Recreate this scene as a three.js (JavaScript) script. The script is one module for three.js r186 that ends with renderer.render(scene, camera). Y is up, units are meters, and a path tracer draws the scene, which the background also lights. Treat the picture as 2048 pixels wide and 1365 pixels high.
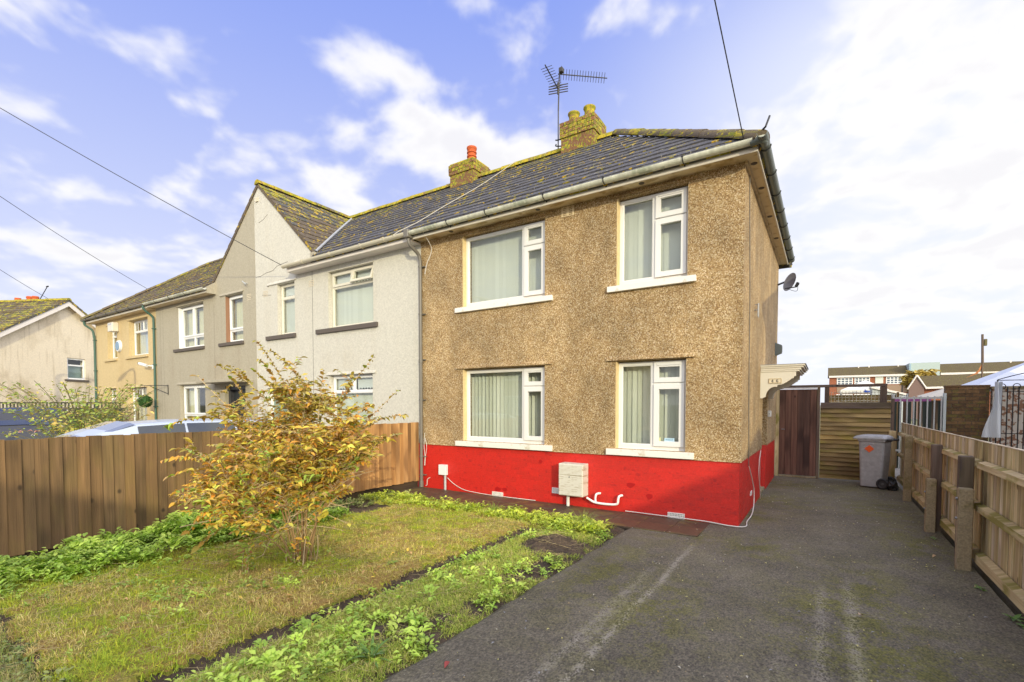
import * as THREE from 'three';
import { mergeGeometries } from 'three/addons/utils/BufferGeometryUtils.js';
import { RoundedBoxGeometry } from 'three/addons/geometries/RoundedBoxGeometry.js';
import { ImprovedNoise } from 'three/addons/math/ImprovedNoise.js';
import { FontLoader } from 'three/addons/loaders/FontLoader.js';
import { TextGeometry } from 'three/addons/geometries/TextGeometry.js';

// ---------------------------------------------------------------- camera, sky, sun, exposure
const scene = new THREE.Scene();
const renderer = new THREE.WebGLRenderer({ antialias: true });
renderer.toneMapping = THREE.LinearToneMapping;
renderer.toneMappingExposure = 1.24;
renderer.shadowMap.enabled = true;
const FWD = new THREE.Vector3(-0.54642, -0.03422, -0.83681);
const camera = new THREE.PerspectiveCamera(70.26, 2048 / 1365, 0.1, 900);
camera.position.set(0.951, 1.66, 7.216);
camera.lookAt(camera.position.clone().add(FWD));
camera.setViewOffset(2048, 1365, 6.4, -161.5, 2048, 1365);   // the photograph's lens shift
scene.add(camera);

const D2R = Math.PI / 180, SUN_AZ = 48 * D2R, SUN_EL = 14 * D2R;
const SUN = new THREE.Vector3(Math.sin(SUN_AZ) * Math.cos(SUN_EL), Math.sin(SUN_EL), Math.cos(SUN_AZ) * Math.cos(SUN_EL));
const sun = new THREE.DirectionalLight(new THREE.Color().setRGB(1, 0.90, 0.60), 2.05);
sun.position.copy(SUN).multiplyScalar(80); sun.castShadow = true; sun.shadow.radius = .6;
sun.shadow.mapSize.set(4096, 4096);
Object.assign(sun.shadow.camera, { left: -45, right: 45, top: 45, bottom: -45, near: 1, far: 220 });
scene.add(sun, sun.target);

const perlin = new ImprovedNoise();
const fbm3 = (x, y, z, o) => { let a = 0.5, s = 0; for (let i = 0; i < o; i++) { s += a * perlin.noise(x, y, z); x = x * 2.03 + 7.1; y = y * 2.03 + 3.7; z = z * 2.03 + 1.3; a *= 0.5; } return s; };
const clamp = (x, a = 0, b = 1) => Math.min(b, Math.max(a, x));
const smooth = (a, b, x) => { const t = clamp((x - a) / (b - a)); return t * t * (3 - 2 * t); };
const mix = (a, b, t) => a + (b - a) * t;

{ // sky: blue air paling to the horizon, broken cumulus, whiter towards the north east
  const W = 4096, H = 2048, data = new Float32Array(W * H * 4);
  // centres of the larger clouds: azimuth from -z towards +x, elevation, half width, half height (degrees), strength
  const C = [[-51, 32.6, 6, 2.6, .34], [-46.5, 33.6, 3, 1.6, .26], [-43, 29.6, 4, 1.2, .34], [-37, 28.6, 7, 2.6, .44], [-38, 25.5, 9, 3.4, .5], [-33, 25.5, 5, 3, .4], [-35.5, 38.8, 4, 1.2, .3], [-40, 32.4, 2, .7, .22], [-71, 26.4, 2.2, 1, .2], [-66.5, 27, 2.6, .8, .2], [-70, 34, 4, 1.6, .14], [-74, 18.2, 5, 1.0, .28], [-55, 23.4, 6, 2.0, .36], [-50.5, 22.5, 4, 1.8, .3],
    [-63, 20.2, 5, 1.2, .3], [-66, 12, 14, 3.5, .34], [-52, 19.5, 8, 2, .3], [3, 32, 8, 2, .4], [10, 29, 7, 3, .4], [-4, 27, 5, 2.2, .3], [-1, 23.5, 8, 3, .4], [6, 19, 9, 3, .35], [-12, 22, 7, 3, .45], [-18, 26.5, 5, 1.6, .2], [0, 11, 28, 5, .6], [-52, 28.4, 2, .8, .35], [-21, 37, 8, 1.6, .2], [24, 22, 16, 12, .8], [-100, 20, 14, 6, .5], [70, 30, 30, 9, .4], [150, 28, 40, 9, .4], [-150, 30, 30, 8, .4]];
  for (let j = 0; j < H; j++) {
    const el = ((j + .5) / H - .5) * 180, ce = Math.cos(el * D2R), se = Math.sin(el * D2R);
    for (let i = 0; i < W; i++) {
      const th = ((i + .5) / W - .5) * 2 * Math.PI, x = Math.cos(th) * ce, z = Math.sin(th) * ce, k = (j * W + i) * 4;
      if (el < -2) { data[k] = .30; data[k + 1] = .29; data[k + 2] = .27; data[k + 3] = 1; continue; }
      const az = Math.atan2(x, -z) / D2R;
      const h = clamp(el / 44), hz = Math.pow(1 - h, 1.35);
      let r = mix(.215, .80, hz), g = mix(.31, .83, hz), b = mix(.78, .91, hz); const veil = .8 * smooth(-30, 4, az) * smooth(180, 150, az) * smooth(46, 28, el) + .25 * smooth(40, 60, el); r = mix(r, .80, veil); g = mix(g, .83, veil); b = mix(b, .91, veil);
      let m = .36 * Math.max(smooth(42, 56, el), smooth(25, 60, az) * smooth(179.9, 150, az), smooth(-95, -125, az) * smooth(-179.9, -150, az) , Math.abs(az) > 150 ? 1 : 0);
      for (const c of C) { let da = az - c[0]; if (da > 180) da -= 360; if (da < -180) da += 360; da *= Math.max(.35, ce); const q = (da / c[2]) ** 2 + ((el - c[1]) / c[3]) ** 2; if (q < 6) m += c[4] * Math.exp(-q); }
      if (m > .02 || el > 3) {
        const px = x / (se + .22), pz = z / (se + .22);
        const wx = fbm3(px * 2.1, 3.1, pz * 2.1, 3), n = fbm3(px * 5.6 + wx * .7, 9.2, pz * 5.6 - wx * .6, el > 0 && el < 48 ? 7 : 4);
        const f = m * 1.0 + n * 1.25 - .14;
        let d = smooth(-.08, .58, f);
        const shade = 1 - .10 * smooth(.45, 1.1, f + n * .6) - .08 * clamp(-n * 2);
        d *= .94;
        r = mix(r, .90 * shade, d); g = mix(g, .89 * shade, d); b = mix(b, .88 * (shade * .7 + .3), d);
      }
      { const sc = Math.max(0, x * SUN.x + se * SUN.y + z * SUN.z), au = 1.5 * Math.pow(sc, 2.6), fillBoost = 1 + .8 * smooth(16, 60, az) * smooth(179.9, 160, az); r = r * fillBoost + au; g = g * fillBoost + au * .94; b = b * fillBoost + au * .84; }  // sun glow and out-of-view sky boost, added to lift the ambient fill
      data[k] = r; data[k + 1] = g; data[k + 2] = b; data[k + 3] = 1;
    }
  }
  const t = new THREE.DataTexture(data, W, H, THREE.RGBAFormat, THREE.FloatType);
  t.mapping = THREE.EquirectangularReflectionMapping; t.magFilter = t.minFilter = THREE.LinearFilter; t.needsUpdate = true;
  scene.background = t; scene.environment = t;
  scene.backgroundIntensity = 0.95; scene.environmentIntensity = 0.95;
}

// ---------------------------------------------------------------- helpers
let seed = 20240611;
const rnd = () => { seed |= 0; seed = seed + 0x6D2B79F5 | 0; let t = Math.imul(seed ^ seed >>> 15, 1 | seed); t = t + Math.imul(t ^ t >>> 7, 61 | t) ^ t; return ((t ^ t >>> 14) >>> 0) / 4294967296; };
const rr = (a, b) => a + (b - a) * rnd();
const pick = (a) => a[Math.floor(rnd() * a.length) % a.length];
const V = (x, y, z) => new THREE.Vector3(x, y, z);

// tileable value noise for textures
function grid(seedN) { const a = new Float32Array(65536); let s = seedN * 7919 + 13; for (let i = 0; i < 65536; i++) { s = (Math.imul(s, 1664525) + 1013904223) | 0; a[i] = (s >>> 8) / 16777216; } return a; }
const G = [1, 2, 3, 4, 5, 6].map(grid);
function vn(x, y, px, py, g = 0) {
  const a = G[g % 6], x0 = Math.floor(x), y0 = Math.floor(y), fx = x - x0, fy = y - y0, u = fx * fx * (3 - 2 * fx), v = fy * fy * (3 - 2 * fy);
  const X0 = ((x0 % px) + px) % px, X1 = (X0 + 1) % px, Y0 = ((y0 % py) + py) % py, Y1 = (Y0 + 1) % py;
  const h = (i, j) => a[(i * 157 + j * 311 + (i * j) % 97) & 65535];
  return mix(mix(h(X0, Y0), h(X1, Y0), u), mix(h(X0, Y1), h(X1, Y1), u), v);
}
function fb(u, v, px, py, o, g = 0) { let a = .5, s = 0, t = 0; for (let i = 0; i < o; i++) { s += a * vn(u * px, v * py, px, py, (g + i) % 6); t += a; a *= .5; px *= 2; py *= 2; } return s / t; }
function tex(w, h, fn, size, srgb = true) {      // fn(u, v, i, j) -> [r, g, b] 0..255; size [metres across, metres up]
  const d = new Uint8Array(w * h * 4);
  for (let j = 0; j < h; j++) for (let i = 0; i < w; i++) { const c = fn((i + .5) / w, (j + .5) / h, i, j), k = (j * w + i) * 4; d[k] = clamp(c[0], 0, 255); d[k + 1] = clamp(c[1], 0, 255); d[k + 2] = clamp(c[2], 0, 255); d[k + 3] = 255; }
  const t = new THREE.DataTexture(d, w, h); t.wrapS = t.wrapT = THREE.RepeatWrapping; t.magFilter = THREE.LinearFilter; t.minFilter = THREE.LinearMipmapLinearFilter; t.generateMipmaps = true;
  if (srgb) t.colorSpace = THREE.SRGBColorSpace;
  t.repeat.set(1 / size[0], 1 / size[1]); t.needsUpdate = true; return t;
}
const lerp3 = (a, b, t) => [mix(a[0], b[0], t), mix(a[1], b[1], t), mix(a[2], b[2], t)];
const grey = (x) => [x * 255, x * 255, x * 255];
function voronoi(n, w, h, sd) {                  // tileable cells: [id, distance to second minus first] per pixel
  const pts = []; const g = G[sd]; for (let j = 0; j < n; j++) for (let i = 0; i < n; i++) pts.push([(i + .1 + .8 * g[(j * n + i) * 2 & 65535]) / n, (j + .1 + .8 * g[(j * n + i) * 2 + 1 & 65535]) / n]);
  return (u, v) => {
    const ci = Math.floor(u * n), cj = Math.floor(v * n); let d1 = 9, d2 = 9, id = 0;
    for (let b = -1; b <= 1; b++) for (let a = -1; a <= 1; a++) { const I = (ci + a + n) % n, J = (cj + b + n) % n, p = pts[J * n + I]; let dx = Math.abs(p[0] - u), dy = Math.abs(p[1] - v); if (dx > .5) dx = 1 - dx; if (dy > .5) dy = 1 - dy; const d = Math.hypot(dx, dy) * n; if (d < d1) { d2 = d1; d1 = d; id = J * n + I; } else if (d < d2) d2 = d; }
    return [id, d2 - d1, d1];
  };
}

// geometry: everything non-indexed with position, normal, uv
const clean = (g) => { g = g.index ? g.toNonIndexed() : g; for (const k of Object.keys(g.attributes)) if (!['position', 'normal', 'uv'].includes(k)) g.deleteAttribute(k); if (!g.attributes.uv) g.setAttribute('uv', new THREE.BufferAttribute(new Float32Array(g.attributes.position.count * 2), 2)); return g; };
const merge = (gs) => { gs = (Array.isArray(gs) ? gs : [gs]).map(clean); return gs.length > 1 ? mergeGeometries(gs) : gs[0]; };
function uvm(g, ox = 0, oy = 0, swap = false) {   // uv in metres, projected along the dominant axis of each face
  g = clean(g); const p = g.attributes.position, n = g.attributes.normal, uv = g.attributes.uv;
  for (let i = 0; i < p.count; i++) {
    const ax = Math.abs(n.getX(i)), ay = Math.abs(n.getY(i)), az = Math.abs(n.getZ(i)); let a, b;
    if (ay > ax && ay > az) { a = p.getX(i); b = p.getZ(i); } else if (ax > az) { a = p.getZ(i); b = p.getY(i); } else { a = p.getX(i); b = p.getY(i); }
    if (swap) { const q = a; a = b; b = q; }
    uv.setXY(i, a + ox, b + oy);
  }
  return g;
}
const bx = (x0, x1, y0, y1, z0, z1) => clean(new THREE.BoxGeometry(x1 - x0, y1 - y0, z1 - z0)).translate((x0 + x1) / 2, (y0 + y1) / 2, (z0 + z1) / 2);
const rbx = (x0, x1, y0, y1, z0, z1, r = .004) => clean(new RoundedBoxGeometry(x1 - x0, y1 - y0, z1 - z0, 1, r)).translate((x0 + x1) / 2, (y0 + y1) / 2, (z0 + z1) / 2);
const cyl = (r0, r1, h, x, y, z, n = 14) => clean(new THREE.CylinderGeometry(r1, r0, h, n)).translate(x, y + h / 2, z);
function rod(a, b, r, r2 = r, n = 8) { const d = b.clone().sub(a), g = clean(new THREE.CylinderGeometry(r2, r, d.length(), n)); g.applyQuaternion(new THREE.Quaternion().setFromUnitVectors(V(0, 1, 0), d.clone().normalize())); return g.translate((a.x + b.x) / 2, (a.y + b.y) / 2, (a.z + b.z) / 2); }
const tube = (pts, r, n = 24, m = 6) => clean(new THREE.TubeGeometry(new THREE.CatmullRomCurve3(pts), n, r, m));
function ext(poly, holes, depth, bev = 0) { const s = new THREE.Shape(poly.map((q) => new THREE.Vector2(q[0], q[1]))); for (const h of holes || []) s.holes.push(new THREE.Path(h.map((q) => new THREE.Vector2(q[0], q[1])))); return clean(new THREE.ExtrudeGeometry(s, { depth, bevelEnabled: bev > 0, bevelSize: bev, bevelThickness: bev, bevelSegments: 1, curveSegments: 10 })); }
const rect = (x0, x1, y0, y1) => [[x0, y0], [x1, y0], [x1, y1], [x0, y1]];
const ring = (x0, x1, y0, y1, w, z0, z1) => ext(rect(x0 + .003, x1 - .003, y0 + .003, y1 - .003), [rect(x0 + w, x1 - w, y0 + w, y1 - w).reverse()], z1 - z0 - .006, .003).translate(0, 0, z0 + .003);
function tri(verts, faces) {                      // flat-shaded polyhedron from vertex list and polygon faces
  const P = []; for (const f of faces) for (let i = 1; i + 1 < f.length; i++) for (const q of [f[0], f[i], f[i + 1]]) P.push(...verts[q]);
  const g = new THREE.BufferGeometry(); g.setAttribute('position', new THREE.BufferAttribute(new Float32Array(P), 3)); g.computeVertexNormals(); return clean(g);
}
const names = {};
function numbered(n) { const k = names[n] = (names[n] ?? -1) + 1; return k ? `${n}_${String(k).padStart(3, '0')}` : n; }
function mesh(name, geos, mat, parent) { const m = new THREE.Mesh(merge(geos), mat); m.castShadow = m.receiveShadow = true; m.name = name; if (parent) parent.add(m); return m; }
function thing(name, label, category, at = [0, 0, 0], group, kind) { const o = new THREE.Group(); o.name = numbered(name); o.position.set(...at); o.userData = { label, category }; if (group) o.userData.group = group; if (kind) o.userData.kind = kind; scene.add(o); return o; }
function part(name, parent) { const o = new THREE.Group(); o.name = name; parent.add(o); return o; }
function one(name, geos, mat, label, category, group, kind) { const m = mesh(numbered(name), geos, mat, scene); m.userData = { label, category }; if (group) m.userData.group = group; if (kind) m.userData.kind = kind; return m; }
const struct = (name, geos, mat, label) => { const m = mesh(numbered(name), geos, mat, scene); m.userData = { kind: 'structure', label, category: name.replace(/_/g, ' ') }; return m; };

// ---------------------------------------------------------------- textures and materials
const std = (o) => new THREE.MeshStandardMaterial(Object.assign({ roughness: .85 }, o));
const rgb = (r, g, b) => new THREE.Color().setRGB(r, g, b);
const M = {};
{
  const vor = voronoi(190, 0, 0, 1), S = 2048;
  const hgt = new Float32Array(S * S);
  const pal = [[204, 178, 132], [218, 196, 154], [182, 152, 104], [160, 128, 84], [198, 168, 120], [136, 106, 70], [232, 214, 180], [188, 156, 110], [174, 142, 98]];
  const map = tex(S, S, (u, v, i, j) => {
    const [id, e, d] = vor(u, v), h = G[3][(id * 13) & 65535], lo = fb(u, v, 9, 5, 4, 2);
    let c = pal[Math.floor(h * pal.length) % pal.length]; const cr = smooth(.02, .28, e);
    c = lerp3([146, 116, 76], c, .3 + .7 * cr); const k = .77 + .34 * lo + .12 * (vn(u * 700, v * 700, 700, 700, 4) - .5);
    hgt[j * S + i] = cr * (.5 + .5 * G[4][(id * 7) & 65535]); return [c[0] * k, c[1] * k, c[2] * k];
  }, [2.5, 2.5]);
  const bump = tex(S, S, (u, v, i, j) => grey(hgt[j * S + i]), [2.5, 2.5], false);
  M.dash = std({ map, bumpMap: bump, bumpScale: .004, roughness: .93 });
}
{ // roughcast painted render: rough relief and faint stains
  const hb = tex(1024, 1024, (u, v) => grey(.55 * vn(u * 130, v * 130, 130, 130, 1) + .45 * vn(u * 300, v * 300, 300, 300, 2)), [2, 2], false);
  const st = (base, stain, sd, amt = .8) => tex(1024, 1024, (u, v) => { const a = smooth(.52, .82, fb(u, v, 5, 3, 5, sd)), s = smooth(.55, .9, fb(u, v, 40, 3, 3, sd + 1)) * .35, k = .96 + .08 * vn(u * 160, v * 160, 160, 160, 3); const c = lerp3(base, stain, clamp(a * amt * .5 + s * amt)); return c.map((q) => q * k); }, [4, 4]);
  M.white = std({ map: st([204, 200, 187], [186, 175, 152], 1, .35), bumpMap: hb, bumpScale: .005 });
  M.greyR = std({ map: st([172, 164, 144], [158, 146, 126], 2), bumpMap: hb, bumpScale: .004 });
  M.beige = std({ map: st([206, 184, 138], [190, 164, 116], 3, .7), bumpMap: hb, bumpScale: .003 });
  M.cream = std({ map: st([225, 212, 188], [168, 150, 120], 4, 1.0), bumpMap: hb, bumpScale: .004 });
  M.reveal = std({ map: st([226, 202, 150], [186, 150, 92], 2, 1.2), roughness: .8 });
  M.concrete = std({ map: tex(512, 512, (u, v) => { const k = .8 + .3 * fb(u, v, 60, 60, 3, 2), s = smooth(.5, .75, fb(u, v, 6, 6, 4, 3)); return lerp3([162 * k, 146 * k, 116 * k], [130 * k, 118 * k, 78 * k], s * .7); }, [.7, .7]), bumpMap: hb, bumpScale: .004, roughness: .95 });
}
{ // painted brick
  const b = tex(512, 512, (u, v) => grey(.6 * fb(u, v, 24, 24, 4, 1) + .4 * vn(u * 200, v * 200, 200, 200, 2)), [.6, .6], false);
  const red = (sd) => tex(512, 512, (u, v) => { const w = smooth(.62, .85, fb(u, v, 14, 20, 4, sd)), k = .94 + .1 * fb(u, v, 60, 60, 2, sd); return lerp3([212 * k, 42 * k, 32 * k], [184, 34, 32], w).map((x, i) => x + (i ? 10 : 14) * smooth(.72, .8, fb(u, v, 70, 160, 2, sd + 2))); }, [.9, .9]);
  M.red = [0, 1, 2].map((i) => std({ map: red(i), bumpMap: b, bumpScale: .004, roughness: .48, color: rgb(1 - i * .05, 1, 1) }));
}
const lichen = (base, amt, pals, sd, sz = 2) => tex(1024, 1024, (u, v) => {
  const f = fb(u, v, 26, 26, 4, sd), b = fb(u, v, 7, 7, 3, sd + 2), k = .82 + .36 * fb(u, v, 90, 40, 3, sd + 1);
  let c = base.map((x) => x * k); const t = smooth(.66 - amt * .34, .72 - amt * .32, f * .7 + b * .36);
  const col = lerp3(pals[0], pals[1], smooth(.35, .65, vn(u * 30, v * 30, 30, 30, sd))); c = lerp3(c, col.map((x) => x * (.75 + .4 * vn(u * 220, v * 220, 220, 220, 2))), t);
  const w = smooth(.83, .86, fb(u, v, 60, 60, 2, sd + 3)); return lerp3(c, [196, 190, 170], w * .8);
}, [sz, sz]);
{
  const tb = tex(512, 512, (u, v) => grey(.5 * fb(u, v, 50, 50, 3, 1) + .5 * vn(u * 12, v * 90, 12, 90, 2)), [1, 1], false);
  const YL = [[196, 160, 46], [150, 140, 40]], YG = [[178, 160, 50], [128, 130, 46]];
  const T = (b, a, p, s) => std({ map: lichen(b, a, p, s), bumpMap: tb, bumpScale: .003, roughness: .95 });
  M.tile = [T([84, 83, 88], .0, YL, 1), T([82, 80, 83], .06, YL, 2), T([84, 82, 78], .26, YL, 3), T([88, 82, 68], .55, YG, 4)];
  M.tileBrown = [T([98, 86, 72], .06, YL, 2), T([102, 90, 72], .4, YG, 3)];
  M.tileFar = T([92, 78, 52], .4, [[112, 104, 48], [98, 84, 50]], 1);
  M.moss = T([136, 112, 64], .8, [[186, 166, 46], [144, 140, 42]], 5);
  M.mossBrick = [0, 1, 2].map((i) => std({ map: lichen([[140, 98, 66], [150, 110, 66], [122, 88, 60]][i], [.62, .85, .42][i], YG, i, 1), bumpMap: tb, bumpScale: .006, roughness: .95 }));
}
{ // timber: grain along v
  const wood = (a, b, sd, mossy = 0) => tex(512, 1024, (u, v) => {
    const warp = fb(u, v, 3, 2, 3, sd) * .9, r = Math.abs(Math.sin((u * 5 + warp) * Math.PI * 2)), g = vn(u * 150, v * 6, 150, 6, sd), l = fb(u, v, 4, 3, 4, sd + 1), h = vn(u * 60, v * 3, 60, 3, sd + 2);
    let c = lerp3(a, b, clamp(.34 * r + .42 * g + .38 * h - .2)); c = lerp3(c, b.map((x) => x * .82), .75 * smooth(.5, .72, fb(u, v, 3, 2, 4, sd + 2))); const k = .84 + .3 * l; c = c.map((x) => x * k);
    for (let q = 0; q < 4; q++) { const kx = G[sd % 6][q * 5 + 9], ky = G[sd % 6][q * 5 + 10]; let dx = (u - kx) * 1.0, dy = (v - ky) * 2; const d = Math.hypot(dx, dy * .7); if (d < .03) c = lerp3(b.map((x) => x * .72), c, smooth(.006, .028, d)); }
    if (mossy) c = lerp3(c, [128, 122, 48], mossy * smooth(.45, .7, fb(u, v, 8, 6, 4, sd + 3)));
    return c;
  }, [1, 2]);
  const gb = tex(512, 512, (u, v) => grey(.7 * vn(u * 120, v * 4, 120, 4, 1) + .3 * vn(u * 40, v * 3, 40, 3, 2)), [1, 1], false);
  const W = (a, b, sd, ms, tints) => { const m = wood(a, b, sd, ms); return tints.map((t) => std({ map: m, bumpMap: gb, bumpScale: .0025, color: rgb(...t), roughness: .85 })); };
  M.fenceL = [...W([206, 162, 106], [166, 122, 76], 1, 0, [[1, 1, 1], [.86, .84, .8], [1, .95, .86]]), ...W([198, 152, 96], [154, 112, 68], 2, 0, [[1, 1, 1], [.8, .8, .8], [.92, .88, .8]])];
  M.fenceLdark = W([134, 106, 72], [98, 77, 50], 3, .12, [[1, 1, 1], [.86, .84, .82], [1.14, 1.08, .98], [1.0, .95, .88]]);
  M.fenceR = [...W([236, 228, 206], [182, 160, 130], 3, .12, [[1.08, 1.07, 1.06], [.95, .93, .9], [.74, .69, .63]]), ...W([226, 212, 170], [168, 144, 104], 4, .25, [[1.06, 1.05, 1.02], [.84, .8, .74]])];
  M.rail = W([222, 204, 160], [180, 154, 112], 5, .75, [[1, 1, 1], [.9, .9, .86]]);
  M.darkWood = W([122, 104, 92], [86, 72, 64], 0, .15, [[1, 1, 1], [.8, .8, .8]]);
  M.gate = W([126, 94, 80], [84, 60, 52], 1, 0, [[1, 1, 1], [1.25, 1.18, 1.14], [.78, .78, .8]]);
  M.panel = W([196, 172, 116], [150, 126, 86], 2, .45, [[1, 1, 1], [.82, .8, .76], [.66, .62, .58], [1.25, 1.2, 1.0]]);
  M.gravel = W([84, 68, 50], [50, 40, 32], 4, .2, [[1, 1, 1]]);
}
const plastic = (r, g, b, ro = .4) => std({ color: rgb(r, g, b), roughness: ro });
M.upvc = std({ color: rgb(.80, .79, .76), roughness: .38 });
M.upvcW = std({ color: rgb(.86, .86, .84), roughness: .4 });
M.creamF = std({ color: rgb(.74, .70, .58), roughness: .45 });
M.sill = std({ map: tex(512, 512, (u, v) => lerp3([236, 233, 224], [206, 198, 176], smooth(.6, .85, fb(u, v, 12, 12, 4, 2))), [1, 1]), roughness: .6 });
M.sillDark = std({ color: rgb(.115, .095, .08), roughness: .8 });
M.glass = new THREE.MeshPhysicalMaterial({ color: rgb(.97, .99, .98), roughness: .02, transmission: 1, thickness: 0, ior: 1.5, specularIntensity: 1 });
M.frost = new THREE.MeshPhysicalMaterial({ color: rgb(.75, .8, .78), roughness: .35, transmission: .8, thickness: 0 });
M.slat = [std({ color: rgb(.52, .53, .45), roughness: .9 }), std({ color: rgb(.46, .47, .39), roughness: .9 }), std({ color: rgb(.57, .57, .49), roughness: .9 })];
M.slatPale = [std({ color: rgb(.56, .57, .51), roughness: .9 }), std({ color: rgb(.52, .53, .47), roughness: .9 })];
M.lace = std({ color: rgb(.62, .64, .62), roughness: .95 });
M.inside = std({ color: rgb(.22, .2, .18), roughness: .95 });
M.soffit = std({ map: tex(512, 512, (u, v) => lerp3([218, 198, 158], [178, 150, 104], smooth(.5, .8, fb(u, v, 10, 10, 4, 3))), [1.5, 1.5]), roughness: .6 });
M.fascia = std({ color: rgb(.66, .60, .50), roughness: .5 });
M.fasciaW = std({ color: rgb(.78, .72, .66), roughness: .5 });
M.gutterG = std({ map: tex(512, 256, (u, v) => { const k = .85 + .25 * fb(u, v, 40, 6, 4, 1); return lerp3([212 * k, 212 * k, 192 * k], [168, 172, 150], smooth(.6, .8, fb(u, v, 20, 4, 3, 2))); }, [2, 1]), roughness: .5 });
M.gutterC = plastic(.62, .57, .44, .5);
M.gutterGreen = plastic(.13, .15, .135, .45);
M.pipe = plastic(.17, .155, .13, .45);
M.pipeGreen = plastic(.05, .12, .09, .5);
M.black = plastic(.018, .018, .02, .5);
M.darkMetal = std({ color: rgb(.07, .065, .06), metalness: .4, roughness: .6 });
M.metal = std({ color: rgb(.32, .32, .33), metalness: .7, roughness: .45 });
M.galv = std({ color: rgb(.52, .54, .54), metalness: .3, roughness: .5 });
M.lead = std({ color: rgb(.42, .43, .44), roughness: .6, metalness: .2 });
M.terra = std({ map: tex(256, 256, (u, v) => { const k = .8 + .35 * fb(u, v, 10, 10, 4, 2); return [196 * k, 92 * k, 46 * k]; }, [.5, .5]), roughness: .85 });
M.cableW = plastic(.72, .68, .62, .5);
M.cableB = plastic(.03, .03, .033, .6);

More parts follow.
